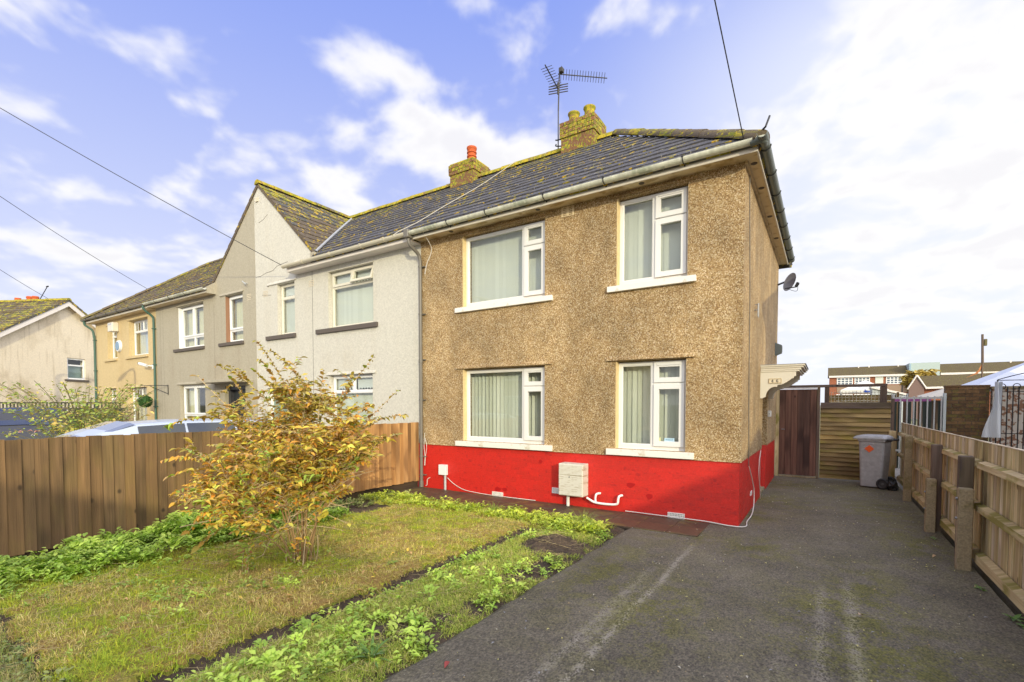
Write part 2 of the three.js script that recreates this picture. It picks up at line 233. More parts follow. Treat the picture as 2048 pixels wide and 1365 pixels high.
// ---------------------------------------------------------------- the ground
{
  const soilMap = tex(512, 512, (u, v) => { const a = fb(u, v, 12, 12, 5, 1), b = vn(u * 120, v * 120, 120, 120, 2); return lerp3([66, 55, 45], [120, 101, 80], clamp(a * .9 + b * .5 - .3)); }, [1.2, 1.2]);
  const grit = tex(512, 512, (u, v) => grey(.5 * fb(u, v, 40, 40, 3, 2) + .5 * vn(u * 160, v * 160, 160, 160, 3)), [.6, .6], false);
  M.soil = std({ map: soilMap, bumpMap: grit, bumpScale: .02, roughness: .97 });
  const far = tex(512, 512, (u, v) => lerp3([104, 108, 60], [128, 116, 82], fb(u, v, 8, 8, 5, 4)), [9, 9]);
  const g = clean(new THREE.PlaneGeometry(1500, 1500)).rotateX(-Math.PI / 2).translate(0, -.28, 0);
  struct('ground', uvm(g), std({ map: far }), 'grassy ground reaching to the horizon behind the houses');
  // tarmac drive: grit, moss, scuffed tyre tracks where the photograph has them
  const S = 2048, X0 = -1.32, XW = 3.56, Z0 = -6, ZL = 14.4, tracks = [[-.33, .032, 1.0, 5.6, .9], [-.50, .045, 2.0, 5.4, .55], [.95, .045, 1.7, 4.4, .6], [1.155, .045, 1.4, 4.2, .75], [.72, .05, 3.2, 5.5, .3], [-.42, .03, 2.4, 4.7, .4]];
  const mossAt = [[.2, -2.2, .55, .8], [.1, -.8, .3, .45], [1.7, -2.4, .55, .9], [1.3, 2, .3, .9], [.95, 2.8, .35, .8], [1.9, -.2, .35, .9], [-.9, 2.6, .3, .9], [1.6, 3.6, .6, .8], [.3, 1.0, .4, .5], [-.45, 1.0, .3, .3], [-.2, 3.4, .4, .9], [.5, -4.4, 1.2, .6]];
  const map = tex(1024, S, (u, v) => {
    const x = X0 + u * XW, z = Z0 + v * ZL, a = fb(u, v, 9, 36, 5, 1), b = vn(u * 512, v * 2048, 512, 2048, 2), c2 = vn(u * 255, v * 1020, 255, 1020, 3), k = .74 + .26 * a + .5 * (b - .5) + .22 * (c2 - .5);
    let c = [123 * k, 115 * k, 98 * k];
    const rough = fb(u, v, 40, 160, 3, 3);
    let mo = .12; for (const m of mossAt) mo += .85 * Math.exp(-(((x - m[0]) / m[2]) ** 2 + ((z - m[1]) / m[3]) ** 2));
    mo = clamp(mo) * smooth(.38, .68, fb(u, v, 26, 100, 4, 4) * .7 + c2 * .35); c = lerp3(c, [112 * k, 110 * k, 50 * k], mo * .85);
    for (const t of tracks) { const wob = .014 * (vn(v * 40, t[0] * 9, 400, 99, 5) - .5) * 2, d = Math.abs(x - t[0] - wob) / t[1], along = smooth(t[2], t[2] + .7, z) * (1 - smooth(t[3] - .6, t[3], z)); if (d < 2.4 && along > 0) { const q = Math.exp(-d * d * .8) * along * t[4] * smooth(.34, .66, b * .6 + rough * .5); c = lerp3(c, [190, 182, 168], q * .62); } }
    const sp = G[5][((Math.floor(u * 1024) * 13 + Math.floor(v * S) * 4099) & 65535)]; if (sp > .9985) c = [180, 172, 150]; else if (sp < .004) c = c.map((q) => q * .5);
    return c;
  }, [1, 1]);
  const tg = tex(512, 512, (u, v) => grey(vn(u * 220, v * 220, 220, 220, 1) * .7 + .3 * fb(u, v, 50, 50, 2, 2)), [1, 1], false); tg.repeat.set(XW / .9, ZL / .9);
  const nx = 40, nz = 120, pg = clean(new THREE.PlaneGeometry(XW, ZL, nx, nz)); pg.rotateX(-Math.PI / 2); pg.translate(X0 + XW / 2, 0, Z0 + ZL / 2);
  const p = pg.attributes.position, uv = pg.attributes.uv;
  for (let i = 0; i < p.count; i++) {
    const x = p.getX(i), z = p.getZ(i); let ex = 0; if (x < X0 + .1) ex = .05 * perlin.noise(z * 3.1, .3, 0) + .03 * perlin.noise(z * 9.7, 2, 0); uv.setXY(i, (x - X0) / XW, (z - Z0) / ZL);
    p.setX(i, x + ex); p.setY(i, .012 * perlin.noise(x * .8, z * .8, 4) + .004 * perlin.noise(x * 4, z * 4, 1) - (x < X0 + .05 ? .05 : 0));
  }
  pg.computeVertexNormals();
  struct('driveway', pg, std({ map, bumpMap: tg, bumpScale: .006, roughness: .9 }), 'dark tarmac driveway with moss and pale tyre scuffs');
  const conc = tex(512, 512, (u, v) => { const k = .85 + .25 * fb(u, v, 20, 20, 5, 2); return [150 * k, 142 * k, 130 * k]; }, [3, 3]);
  const mc = std({ map: conc, bumpMap: grit, bumpScale: .004 });
  struct('forecourt', uvm(bx(-30, -6.0, -.3, -.01, 0, 8.3)), mc, 'paved front yards of the neighbouring houses');
  struct('side_yard', uvm(bx(2.36, 12, -.3, -.012, -16, 8.3)), mc, 'concrete yard beyond the right hand fence');
  struct('pavement', uvm(bx(-60, 50, -.3, -.006, 8.42, 10.4)), mc, 'concrete pavement along the street');
  struct('kerb', uvm(bx(-60, 50, -.3, .0, 10.405, 10.53)), mc, 'kerb stones along the pavement');
  struct('road', uvm(bx(-60, 50, -.3, -.125, 10.53, 17)), std({ map: conc, color: rgb(.35, .35, .36) }), 'asphalt street in front of the houses');
  struct('pavement', uvm(bx(-60, 50, -.3, -.01, 17.0, 19)), mc, 'concrete pavement on the far side of the street');

  // garden bed: soil sheet with a raised lawn, spade-cut edges and heaps of earth
  const gx = 118, gz = 150, GX0 = -5.93, GX1 = -1.24, GZ0 = .8, GZ1 = 8.4, gg = clean(new THREE.PlaneGeometry(GX1 - GX0, GZ1 - GZ0, gx, gz)); gg.rotateX(-Math.PI / 2); gg.translate((GX0 + GX1) / 2, 0, (GZ0 + GZ1) / 2);
  const q = gg.attributes.position; for (let i = 0; i < q.count; i++) q.setY(i, bedY(q.getX(i), q.getZ(i)));
  gg.computeVertexNormals();
  const lm = tex(1024, 1024, (u, v) => { const a = fb(u, v, 6, 8, 5, 1), b = vn(u * 300, v * 120, 300, 120, 2), e = vn(u * 110, v * 330, 110, 330, 3); return lerp3(lerp3([124, 128, 44], [146, 116, 62], smooth(.35, .65, a)), [204, 180, 92], clamp(.6 * b + .6 * e - .45)); }, [2.6, 2.6]);
  const tg2 = clean(new THREE.PlaneGeometry(3.2, 5.1, 110, 170)).rotateX(-Math.PI / 2).translate(-3.85, 0, 3.8), tp = tg2.attributes.position; for (let i = 0; i < tp.count; i++) { const x = tp.getX(i), z = tp.getZ(i), l = lawnAt(x, z); tp.setY(i, bedY(x, z) + (l > .35 ? .012 + .006 * perlin.noise(x * 30, z * 30, 1) : -.06)); } tg2.computeVertexNormals();
  struct('turf', uvm(tg2), std({ map: lm, bumpMap: grit, bumpScale: .015, roughness: .95 }), 'matted thatch of the lawn under the grass blades');
  struct('garden_soil', uvm(gg), M.soil, 'dark soil of the front garden with cut trench edges');
}
function lawnAt(x, z) {                             // 1 inside the lawn, 0 in the trenches and borders
  const w = .06 * perlin.noise(x * 2.2, z * 2.2, 3) + .06 * perlin.noise(x * 7, z * 7, 9) + .03 * perlin.noise(x * 19, z * 19, 4);
  return Math.min(smooth(-2.42, -2.5, x + w), smooth(6.32, 6.22, z + w * 1.5), smooth(1.42, 1.55, z + w + .1 * Math.max(0, -3.2 - x)), smooth(-5.2, -5.0, x + w * 2 + .12 * (z - 4)));
}
function bedY(x, z) {
  const l = lawnAt(x, z); let y = -.015 + .04 * l + .018 * perlin.noise(x * 3, z * 3, 2) * (1 - l * .5) + .012 * perlin.noise(x * 11, z * 11, 5) * (1 - l * .6);
  y -= .05 * Math.exp(-(((x + 2.34) / .08) ** 2)) * smooth(1.7, 2.3, z) + .05 * Math.exp(-(((z - 6.36) / .09) ** 2)) * (x < -2.2 ? 1 : 0);
  y += .06 * Math.exp(-(((x + 1.75) / .28) ** 2 + ((z - 2.2) / .55) ** 2)) * (1 + perlin.noise(x * 14, z * 14, 7) * .8) + .05 * Math.exp(-(((x + 5.45) / .35) ** 2)) * smooth(1.4, 2.5, z);
  return y + .03 * Math.exp(-(((x + 1.7) / .3) ** 2)) * smooth(1, 2, z) - .03 * smooth(-1.42, -1.3, x);
}
{ // path of brick-red slabs along the house: each slab a piece
  const map = tex(512, 512, (u, v) => { const a = fb(u, v, 9, 9, 4, 1), k = .85 + .25 * fb(u, v, 70, 70, 2, 2); let c = lerp3([98 * k, 82 * k, 64 * k], [80 * k, 70 * k, 54 * k], a); return lerp3(c, [112, 106, 60], .85 * smooth(.55, .78, fb(u, v, 6, 6, 4, 3))); }, [1.3, 1.3]);
  const mats = [[1, 1, 1], [.85, .85, .88], [1.12, 1.0, .95]].map((c) => std({ map, color: rgb(...c), roughness: .55, bumpMap: M.concrete.bumpMap, bumpScale: .002 }));
  const path = thing('path', 'narrow path of brick red paving slabs along the front wall', 'path', [0, 0, 0], null, 'structure');
  mesh('mortar_bed', uvm(bx(-5.93, -.36, -.2, -.012, .004, .86)), M.soil, path);
  for (let j = 0; j < 2; j++) for (let i = 0; i < 13; i++) {
    const x0 = -5.92 + i * .43, x1 = Math.min(x0 + .424, -.37); if (x1 - x0 < .1) continue; const z0 = .008 + j * .425, dy = rr(-.004, .005);
    const g = uvm(rbx(x0, x1, -.04, .008 + dy, z0, z0 + .418, .006), rnd(), rnd()); g.translate(-(x0 + x1) / 2, 0, -(z0 + .21)); g.rotateZ(rr(-.008, .008)); g.rotateX(rr(-.008, .008)); g.translate((x0 + x1) / 2, 0, z0 + .21);
    mesh('slab', g, pick(mats), path);
  }
}

// ---------------------------------------------------------------- builders for houses
const HW = 4.92, PL = .876;                         // eaves and plinth heights
function openWin(parent, o) {                       // a window: frame, sashes, panes, blinds as sub-parts
  const w = part('window', parent), { x0, x1, y0, y1, zf, fm } = o;
  mesh('frame', ext(rect(x0, x1, y0, y1), o.lights.map((l) => rect(l.x0, l.x1, l.y0, l.y1).reverse()), .05, .004).translate(0, 0, zf - .054), fm, w);
  for (const l of o.lights) {
    let i = 0;
    if (l.sash) { i = l.sash; const g = ring(l.x0 - .018, l.x1 + .018, l.y0 - .018, l.y1 + .018, i + .018, -.02, .026); const s = mesh('sash', g.translate(0, 0, zf), fm, w); if (l.open) { s.geometry.translate(0, -l.y1, -zf).rotateX(-l.open).translate(0, l.y1, zf); } if (l.vent) mesh('trickle_vent', rbx(l.x0 + .03, l.x1 - .03, l.y1 - .03, l.y1 - .012, zf + .026, zf + .036, .003), fm, w); }
    else mesh('bead', ring(l.x0 - .002, l.x1 + .002, l.y0 - .002, l.y1 + .002, .014, zf - .02, zf - .008), fm, w);
    const pg = bx(l.x0 + i - .004, l.x1 - i + .004, l.y0 + i - .004, l.y1 - i + .004, -.003, .003).translate(0, 0, zf - .022); if (l.open) pg.translate(0, -l.y1, -zf).rotateX(-l.open).translate(0, l.y1, zf);
    mesh('pane', pg, l.frost ? M.frost : M.glass, w);
    if (l.lace) { const sh = [[l.x0, l.y1]], n = 14; sh.push([l.x0, l.y0 + .04]); for (let k = 1; k < n; k++) sh.push([mix(l.x0, l.x1, k / n), l.y0 + .02 + (k % 2 ? .0 : .045) + rr(0, .012)]); sh.push([l.x1, l.y0 + .04], [l.x1, l.y1]); mesh('lace_curtain', ext(sh, [], .004).translate(0, 0, zf - .1), M.lace, w); }
    for (const b of l.bars || []) mesh('glazing_bar', bx(b[0], b[1], b[2], b[3], zf - .03, zf - .01), fm, w);
  }
  if (o.slats) {
    const { from, to, y0: b0, y1: b1, pitch, width, turn, mats } = o.slats, zb = o.slats.z;
    for (let x = from; x < to; x += pitch) { const t = (typeof turn === 'function' ? turn((x - from) / (to - from)) : turn) + rr(-.05, .05), g = bx(-width / 2, width / 2, b0 + rr(-.004, .004), b1, -.0015, .0015).rotateY(t).translate(x, 0, zb + rr(-.002, .002)); mesh('blind_slat', g, pick(mats), w); }
    mesh('blind_rail', bx(from - .05, to + .03, b1, b1 + .03, zb - .02, zb + .02), M.upvcW, w);
  }
  for (const c of o.curtains || []) { const n = 24, P = []; for (let k = 0; k <= n; k++) P.push([mix(c[0], c[1], k / n), .018 * Math.sin(k * 1.9)]); const sh = P.concat(P.slice().reverse().map((q) => [q[0], q[1] - .004])); mesh('curtain', ext(sh, [], c[3] - c[2]).rotateX(-Math.PI / 2).translate(0, c[2], zf - .16), std({ color: rgb(...c[4]), roughness: .95 }), w); }
  if (o.sill) { const s = o.sill; mesh('sill', uvm(rbx(s.x0, s.x1, s.y0, s.y1, -.04, s.z ?? .055, .006)), s.mat, w); mesh('sill_slope', tri([[x0, s.y1 - .004, .0], [x1, s.y1 - .004, .0], [x1, y0 + .004, zf - .02], [x0, y0 + .004, zf - .02], [x0, s.y0, zf - .02], [x1, s.y0, zf - .02]], [[0, 1, 2, 3], [0, 3, 4], [1, 5, 2]]), s.mat, w); }
  return w;
}
function dripLip(parent, x0, x1, y, mat, d = .032) {  // the kicked-out lip of render over an opening
  mesh('lintel_drip', uvm(tri([[x0, y, -.002], [x1, y, -.002], [x1, y + .07, .0015], [x0, y + .07, .0015], [x0, y, d], [x1, y, d], [x1, y + .014, d], [x0, y + .014, d]], [[4, 5, 6, 7], [7, 6, 2, 3], [1, 0, 3, 2], [0, 1, 5, 4], [0, 4, 7, 3], [5, 1, 2, 6]])), mat, parent);
}
function clipPoly(sub, x0, x1, y0, y1) {
  const cut = (P, f) => { const out = []; for (let i = 0; i < P.length; i++) { const a = P[i], b = P[(i + 1) % P.length], fa = f(a), fb2 = f(b); if (fa >= 0) out.push(a); if ((fa > 0 && fb2 < 0) || (fa < 0 && fb2 > 0)) { const t = fa / (fa - fb2); out.push([mix(a[0], b[0], t), mix(a[1], b[1], t)]); } } return out; };
  let P = sub; for (const f of [(p) => p[0] - x0, (p) => x1 - p[0], (p) => p[1] - y0, (p) => y1 - p[1]]) { P = cut(P, f); if (P.length < 3) return null; } return P;
}
function roofPlane(roof, pts, o) {                   // pts: 3-D corners, first two along the eave left to right (seen from outside)
  const P = pts.map((p) => V(...p)), U = P[1].clone().sub(P[0]).normalize(); const N = U.clone().cross(P[2].clone().sub(P[0])).normalize(), W = N.clone().cross(U);
  const poly = P.map((p) => { const d = p.clone().sub(P[0]); return [d.dot(U), d.dot(W)]; }), vmax = Math.max(...poly.map((q) => q[1])), us = poly.map((q) => q[0]);
  const at = (u, v, h) => P[0].clone().addScaledVector(U, u).addScaledVector(W, v).addScaledVector(N, h).toArray();
  const k = poly.length, vs = [...poly.map((q) => at(q[0], q[1], 0)), ...poly.map((q) => at(q[0], q[1], -.07))];
  mesh('roof_slope', uvm(tri(vs, [[...Array(k).keys()], [...Array(k).keys()].reverse().map((i) => i + k), ...[...Array(k).keys()].map((i) => [i, i + k, (i + 1) % k + k, (i + 1) % k])])), o.slab ?? M.tile[2], roof);
  if (o.plain) return;
  const gauge = o.gauge ?? .265, wd = o.w ?? .3; let row = 0; const stuff = new Map();
  for (let v = 0; v < vmax - .03; v += gauge, row++) for (let u = Math.min(...us) - (row % 2 ? wd / 2 : 0); u < Math.max(...us); u += wd) {
    const q = clipPoly(poly, u + .003, u + wd - .003, v, v + gauge + .012); if (!q) continue;
    let ar = 0; for (let i = 0; i < q.length; i++) { const a = q[i], b = q[(i + 1) % q.length]; ar += a[0] * b[1] - a[1] * b[0]; } if (Math.abs(ar) < .008) continue;
    const lift = .004 + rr(0, .006), sk = rr(-.006, .006), H = (p) => lift + .018 * (1 - (p[1] - v) / gauge) + sk * (p[0] - u) / wd, n = q.length;
    const vv = [...q.map((p) => at(p[0], p[1], H(p))), ...q.map((p) => at(p[0], p[1], .0005))];
    let g = tri(vv, [[...Array(n).keys()], ...[...Array(n).keys()].map((i) => [i, i + n, (i + 1) % n + n, (i + 1) % n])]);
    const uv = g.attributes.uv, pos = g.attributes.position, ou = rnd() * 2, ov = rnd() * 2; for (let i = 0; i < pos.count; i++) { const d = V(pos.getX(i), pos.getY(i), pos.getZ(i)).sub(P[0]); uv.setXY(i, d.dot(U) + ou, d.dot(W) + ov); }
    const m = o.mat(u / Math.max(...us), v / vmax, at(u, v, 0));
    if (o.parts) mesh('roof_tile', g, m, roof); else { if (!stuff.has(m)) stuff.set(m, []); stuff.get(m).push(g); }
  }
  for (const [m, gs] of stuff) { const s = mesh('roof_tiles', gs, m, roof); s.userData.kind = 'stuff'; }
}
function ridgeLine(roof, a, b, mat, r = .12, len = .45) {
  const A = V(...a), B = V(...b), L = A.distanceTo(B), n = Math.round(L / len), d = B.clone().sub(A).normalize(), side = d.clone().cross(V(0, 1, 0)).normalize(), up = side.clone().cross(d);
  for (let i = 0; i < n; i++) {
    const g = clean(new THREE.CylinderGeometry(r, r * 1.06, L / n - .008, 10, 1, false, -Math.PI / 2, Math.PI)); const m4 = new THREE.Matrix4().makeBasis(side, d, up); 
    const t = i + .5; g.applyMatrix4(m4); const c = A.clone().addScaledVector(d, t * L / n); g.translate(c.x, c.y - r * .75 + rr(-.008, .008), c.z);
    mesh('ridge_tile', uvm(g, rnd(), rnd()), Array.isArray(mat) ? pick(mat) : mat, roof);
  }
}
function gutterX(parent, x0, x1, y, z, mat, r = .06, brackets = [], bm = M.black) {   // half-round gutter along x
  const P = []; for (let i = 0; i <= 10; i++) { const a = Math.PI + i / 10 * Math.PI; P.push([r * Math.cos(a), r * Math.sin(a)]); } for (let i = 10; i >= 0; i--) { const a = Math.PI + i / 10 * Math.PI; P.push([(r - .006) * Math.cos(a), (r - .006) * Math.sin(a)]); }
  const g = ext(P, [], x1 - x0).rotateY(Math.PI / 2).translate(x0, y, z); const gm = mesh('gutter', uvm(g), mat, parent);
  for (const b of brackets) { const h = []; for (let i = 0; i <= 8; i++) { const a = Math.PI + i / 8 * Math.PI; h.push(V(b, y + (r + .006) * Math.sin(a), z + (r + .006) * Math.cos(a))); } const bg = tube(h, .007, 12, 5); mesh('gutter_bracket', [bg, bx(b - .014, b + .014, y - .005, y + .008, z + r - .01, z + r + .014), bx(b - .012, b + .012, y - r * 1.3, y + .02, z - r - .03, z - r - .004)], bm, gm); }
  return gm;
}
function chimney(house, x0, x1, z0, z1, y0, y1, pots) {
  const c = part('chimney', house), yc = y0 + .17;   // narrow neck, then an oversailing body
  const cour = Math.round((y1 - yc) / .085);
  mesh('chimney_core', bx(x0 + .03, x1 - .03, y0 - .6, y1 - .01, z0 + .03, z1 - .03), M.mossBrick[2], c);
  const lay = (xa, xb, za, zb, y, odd) => {
    const row = (len, f) => { let p = odd ? -.11 : 0; while (p < len - .01) { const a = Math.max(0, p), b = Math.min(len, p + .215); if (b - a > .03) f(a + .004, b - .004); p += .223; } };
    const br = (g) => mesh('brick', uvm(g, rnd(), rnd()), pick(M.mossBrick), c), h = .076, j = () => rr(-.004, .004);
    row(xb - xa, (a, b) => br(bx(xa + a, xa + b, y, y + h, zb - .1, zb + j()))); row(xb - xa, (a, b) => br(bx(xa + a, xa + b, y, y + h, za + j(), za + .1)));
    row(zb - za - .2, (a, b) => br(bx(xb - .1, xb + j(), y, y + h, za + .1 + a, za + .1 + b))); row(zb - za - .2, (a, b) => br(bx(xa + j(), xa + .1, y, y + h, za + .1 + a, za + .1 + b)));
  };
  for (let k = -2; k < 2; k++) lay(x0 + .04, x1 - .04, z0 + .04, z1 - .04, y0 + k * .085, k & 1);
  for (let k = 0; k < cour; k++) lay(x0, x1, z0, z1, yc + k * .085, k & 1);
  mesh('flaunching', uvm(rbx(x0 + .02, x1 - .02, y1 - .02, y1 + .025, z0 + .02, z1 - .02, .02)), M.moss, c);
  for (const p of pots) { const pr = [[.001, 0], [p.r * .92, 0], [p.r * .9, p.h * .12], [p.r * .84, p.h * .2], [p.r * .82, p.h * .8], [p.r * .95, p.h * .86], [p.r * 1.02, p.h * .93], [p.r * 1.0, p.h], [p.r * .8, p.h], [p.r * .78, p.h * .6], [.001, p.h * .55]]; mesh('chimney_pot', uvm(clean(new THREE.LatheGeometry(pr.map((q) => new THREE.Vector2(...q)), 20)).translate(p.x, y1 + .01, p.z)), p.m, c); if (p.band) mesh('pot_band', [cyl(p.r * .98, p.r * .98, .03, p.x, y1 + p.h * .45, p.z, 18), cyl(p.r * .98, p.r * .98, .03, p.x, y1 + p.h * .68, p.z, 18)], p.m, c); }
}
// roof figures shared by the terrace
const EZ = .33, EY = 4.98, RZ = -2.95, RY = 7.47, BZ = RZ * 2 - EZ, GX = -11.6;
const wallGable = (x0, x1) => rect(x0, x1, 0, HW);

// ---------------------------------------------------------------- the pebbledashed end house
const main = thing('pebbledash_house', 'brown pebbledashed end of terrace house with bright red painted brick base', 'house');
const WX = [-4.783, -3.058, -1.766, -.75], UY = [3.50, 4.815], LY = [.985, 2.335];
{
  const holes = [[0, 1], [2, 3]].flatMap(([a, b]) => [rect(WX[a] - .02, WX[b] + .02, UY[0], UY[1]).reverse(), rect(WX[a] - .02, WX[b] + .02, LY[0], LY[1]).reverse()]);
  mesh('wall', uvm(ext(rect(-5.85, 0, PL, HW), holes, .3).translate(0, 0, -.3)), M.dash, main);
  mesh('side_wall', uvm(ext([[.3, PL], [2.62, PL], [2.62, 2.1], [3.5, 2.1], [3.5, PL], [5.5, PL], [5.5, HW], [.3, HW]], [], .3).rotateY(Math.PI / 2).translate(-.3, 0, 0)), M.dash, main);
  mesh('back_wall', uvm(bx(-5.85, -.3, 0, HW, -5.5, -5.2)), M.dash, main);
  mesh('party_wall', bx(-5.84, -5.7, 0, HW, -5.2, -.3), M.inside, main);
  mesh('upper_floor', bx(-5.7, -.3, 2.55, 2.75, -5.2, -.3), M.inside, main);
  mesh('inner_lining', [bx(-5.7, -.32, .02, .12, -5.2, -.3), bx(-5.7, -.32, .12, HW, -1.3, -1.26)], M.inside, main);
  // drip edge of the render over the plinth
  mesh('render_drip', uvm(tri([[-5.85, PL, 0], [0.012, PL, 0], [0.012, PL + .05, .001], [-5.85, PL + .05, .001], [-5.85, PL, .012], [0.012, PL, .012]], [[4, 5, 2, 3], [0, 1, 5, 4], [5, 1, 2]])), M.dash, main);
  for (let k = 0; k < 2; k++) { const [y0, y1] = k ? UY : LY, yt = k ? 4.835 : 2.345; dripLip(main, -4.96, -2.89, yt, M.dash); dripLip(main, -1.93, -.6, yt, M.dash); }
  // smooth painted reveals on the left of each opening
  for (const i of [0, 2]) for (const [y0, y1] of [UY, LY]) mesh('reveal', uvm(bx(WX[i] - .018, WX[i] - .002, y0 + .002, y1 - .002, -.14, -.006)), M.reveal, main);
  const mk = (i, y, tr, up) => {
    const x0 = WX[i], x1 = WX[i + 1], y0 = y[0], y1 = y[1] - .02, mx = i ? -1.235 : -3.515, z = -.1;
    openWin(main, { x0, x1, y0, y1, zf: z, fm: M.upvc,
      lights: [{ x0: x0 + .05, x1: mx - .022, y0: y0 + .07, y1: y1 - .045 }, { x0: mx + .04, x1: x1 - .034, y0: tr + .03, y1: y1 - .034, sash: .052, vent: true }, { x0: mx + .04, x1: x1 - .034, y0: y0 + .075, y1: tr - .03, sash: .056 }],
      slats: { from: x0 + .04, to: x1 - .0, y0: y0 + .06, y1: y1 - .02, pitch: up ? .079 : .084, width: .089, turn: up ? .10 : (i ? .3 : (t) => .55 + .35 * Math.sin(t * 9)), z: -.275, mats: up ? M.slatPale : M.slat },
      sill: { x0: i ? -1.915 : -4.95, x1: i ? -.603 : -2.88, y0: y0 - (up ? .1 : .098), y1: y0 - (up ? .012 : .005), mat: M.sill } });
  };
  mk(0, UY, 4.415, true); mk(2, UY, 4.415, true); mk(0, LY, 1.985, false); mk(2, LY, 1.985, false);
  // stickers at the foot of the lower right casement
  const st = part('window_sticker', main); mesh('blue_sticker', bx(-1.06, -.91, 1.115, 1.17, -.118, -.1165), plastic(.45, .62, .72), st); mesh('yellow_sticker', bx(-1.155, -1.11, 1.115, 1.175, -.118, -.1165), plastic(.55, .55, .3), st); mesh('sticker_lettering', bx(-1.04, -.93, 1.138, 1.147, -.1165, -.116), plastic(.12, .25, .4), st);
  // darker spots of fresh red paint on the base, painted brick plinth
  { const pm = std({ color: rgb(.42, .008, .01), roughness: .4 }); for (const [x, y, r] of [[-3.12, .70, .05], [-1.53, .45, .07], [-1.24, .30, .06], [-4.0, .14, .08], [-3.86, .15, .06]]) { const P = []; for (let i = 0; i < 14; i++) { const a = i / 14 * 6.283; P.push([x + r * (.6 + .5 * rnd()) * Math.cos(a), y + r * (.35 + .5 * rnd()) * Math.sin(a) * (Math.sin(a) < 0 ? 1.3 : .7)]); } mesh('paint_patch', ext(P, [], .0015).translate(0, 0, -.0135), pm, main); } }
  const pl = part('plinth', main);
  mesh('mortar', [uvm(bx(-5.85, -.02, 0, PL - .001, -.3, -.0168)), uvm(bx(-.3, -.0168, 0, PL - .001, -2.62, -.3)), uvm(bx(-.3, -.0168, 0, PL - .001, -5.5, -3.5))], M.red[0], pl);
  const all = [], H = (PL - .004) / 12;
  for (let r = 0; r < 12; r++) {
    const y0 = r * H, y1 = y0 + H - .007, hdr = r % 2;
    for (let x = -.014, k = 0; x > -5.85; k++) { const L = k === 0 && hdr ? .105 : .216, x0 = Math.max(-5.849, x - L); const p = rr(-.0012, .0008); all.push([V(x - L / 2, y0, 0), bx(x0, x, y0 + rr(0, .001), y1, -.1, -.0145 + p)]); x -= L + .009; }
    for (let z = -.105 - (hdr ? .0 : -.09) - .0, k = 0; z > -5.5; k++) { if (k === 0) z = hdr ? -.216 + .0 : -.105; const z0 = Math.max(-5.49, z - .216); z -= .225; if (z0 < -2.61 && z0 + .216 > -3.5) continue; all.push([V(0, y0, z0), bx(-.1, -.0145 + rr(-.0012, .0008), y0, y1, z0, Math.min(z0 + .216, -.1))]); }
  }
  const cp = camera.position; all.sort((a, b) => a[0].distanceToSquared(cp) - b[0].distanceToSquared(cp));
  for (let i = 0; i < 300; i++) mesh('brick', uvm(all[i][1], rnd(), rnd()), pick(M.red), pl);
  mesh('bricks', all.slice(300).map((a) => uvm(a[1], rnd(), rnd())), M.red[1], pl).userData.kind = 'stuff';
  // eaves: soffit boards with round vents, fascia
  mesh('soffit', [uvm(bx(-5.85, .155, 4.90, 4.918, -.02, .245)), uvm(bx(-.02, .155, 4.9, 4.918, -5.7, -.021))], M.soffit, main);
  mesh('soffit_strip', uvm(bx(-.0, .03, 4.86, 4.899, -5.5, .03)), M.soffit, main);
  mesh('fascia', [rbx(-5.85, .175, 4.875, 5.03, .246, .266, .003), rbx(.156, .176, 4.875, 5.03, -5.7, .244, .003)], M.fascia, main);
  for (const [x, z] of [[-4.96, .13], [-3.1, .13], [-1.36, .13], [.09, -.12], [.09, -1.0], [.09, -2.3], [.09, -3.6]]) mesh('soffit_vent', [clean(new THREE.TorusGeometry(.034, .007, 6, 18)).rotateX(Math.PI / 2).translate(x, 4.898, z), cyl(.034, .034, .006, x, 4.894, z)], M.sillDark, main);
  gutterX(main, -5.92, .26, 4.995, .335, M.gutterG, .062, [-4.86, -4.0, -2.86, -1.85, -.72]);
  { const u = part('side_gutter', main), P = []; for (let i = 0; i <= 10; i++) { const a = Math.PI + i / 10 * Math.PI; P.push([.062 * Math.cos(a), .062 * Math.sin(a)]); } for (let i = 10; i >= 0; i--) { const a = Math.PI + i / 10 * Math.PI; P.push([.055 * Math.cos(a), .055 * Math.sin(a)]); }
    mesh('gutter_run', uvm(ext(P, [], 6.25).translate(.24, 4.995, -5.78)), M.gutterGreen, u);
    for (let z = .1; z > -5.7; z -= .8) { const h = []; for (let i = 0; i <= 8; i++) { const a = Math.PI + i / 8 * Math.PI; h.push(V(.24 + .068 * Math.cos(a), 4.995 + .068 * Math.sin(a), z)); } mesh('gutter_union', tube(h, .009, 12, 5), M.black, u); }
    mesh('gutter_corner', tube([V(.1, 4.965, .335), V(.225, 4.965, .345), V(.24, 4.965, .2)], .05, 12, 8), M.gutterGreen, u); }
  // roof
  const roof = part('roof', main), S = 1;
  const rm = (u, v, p) => { const n = perlin.noise(p[0] * 1.1, p[1] * 1.6, 3) + rr(-.35, .35), a = v * 1.15 - u * .55 + n * .5; return a > 1.1 ? M.tile[3] : a > .8 ? M.tile[2] : a > .3 ? M.tile[1] : M.tile[0]; };
  roofPlane(roof, [[-5.85, EY, EZ], [.22, EY, EZ], [-3.06, RY, RZ], [-5.85, RY, RZ]], { parts: true, mat: rm });
  roofPlane(roof, [[.22, EY, EZ], [.22, EY, BZ], [-3.06, RY, RZ]], { mat: rm });
  roofPlane(roof, [[.22, EY, BZ], [-5.85, EY, BZ], [-5.85, RY, RZ], [-3.06, RY, RZ]], { plain: true });
  ridgeLine(roof, [-5.85, RY + .06, RZ], [-2.9, RY + .06, RZ], M.moss, .13);
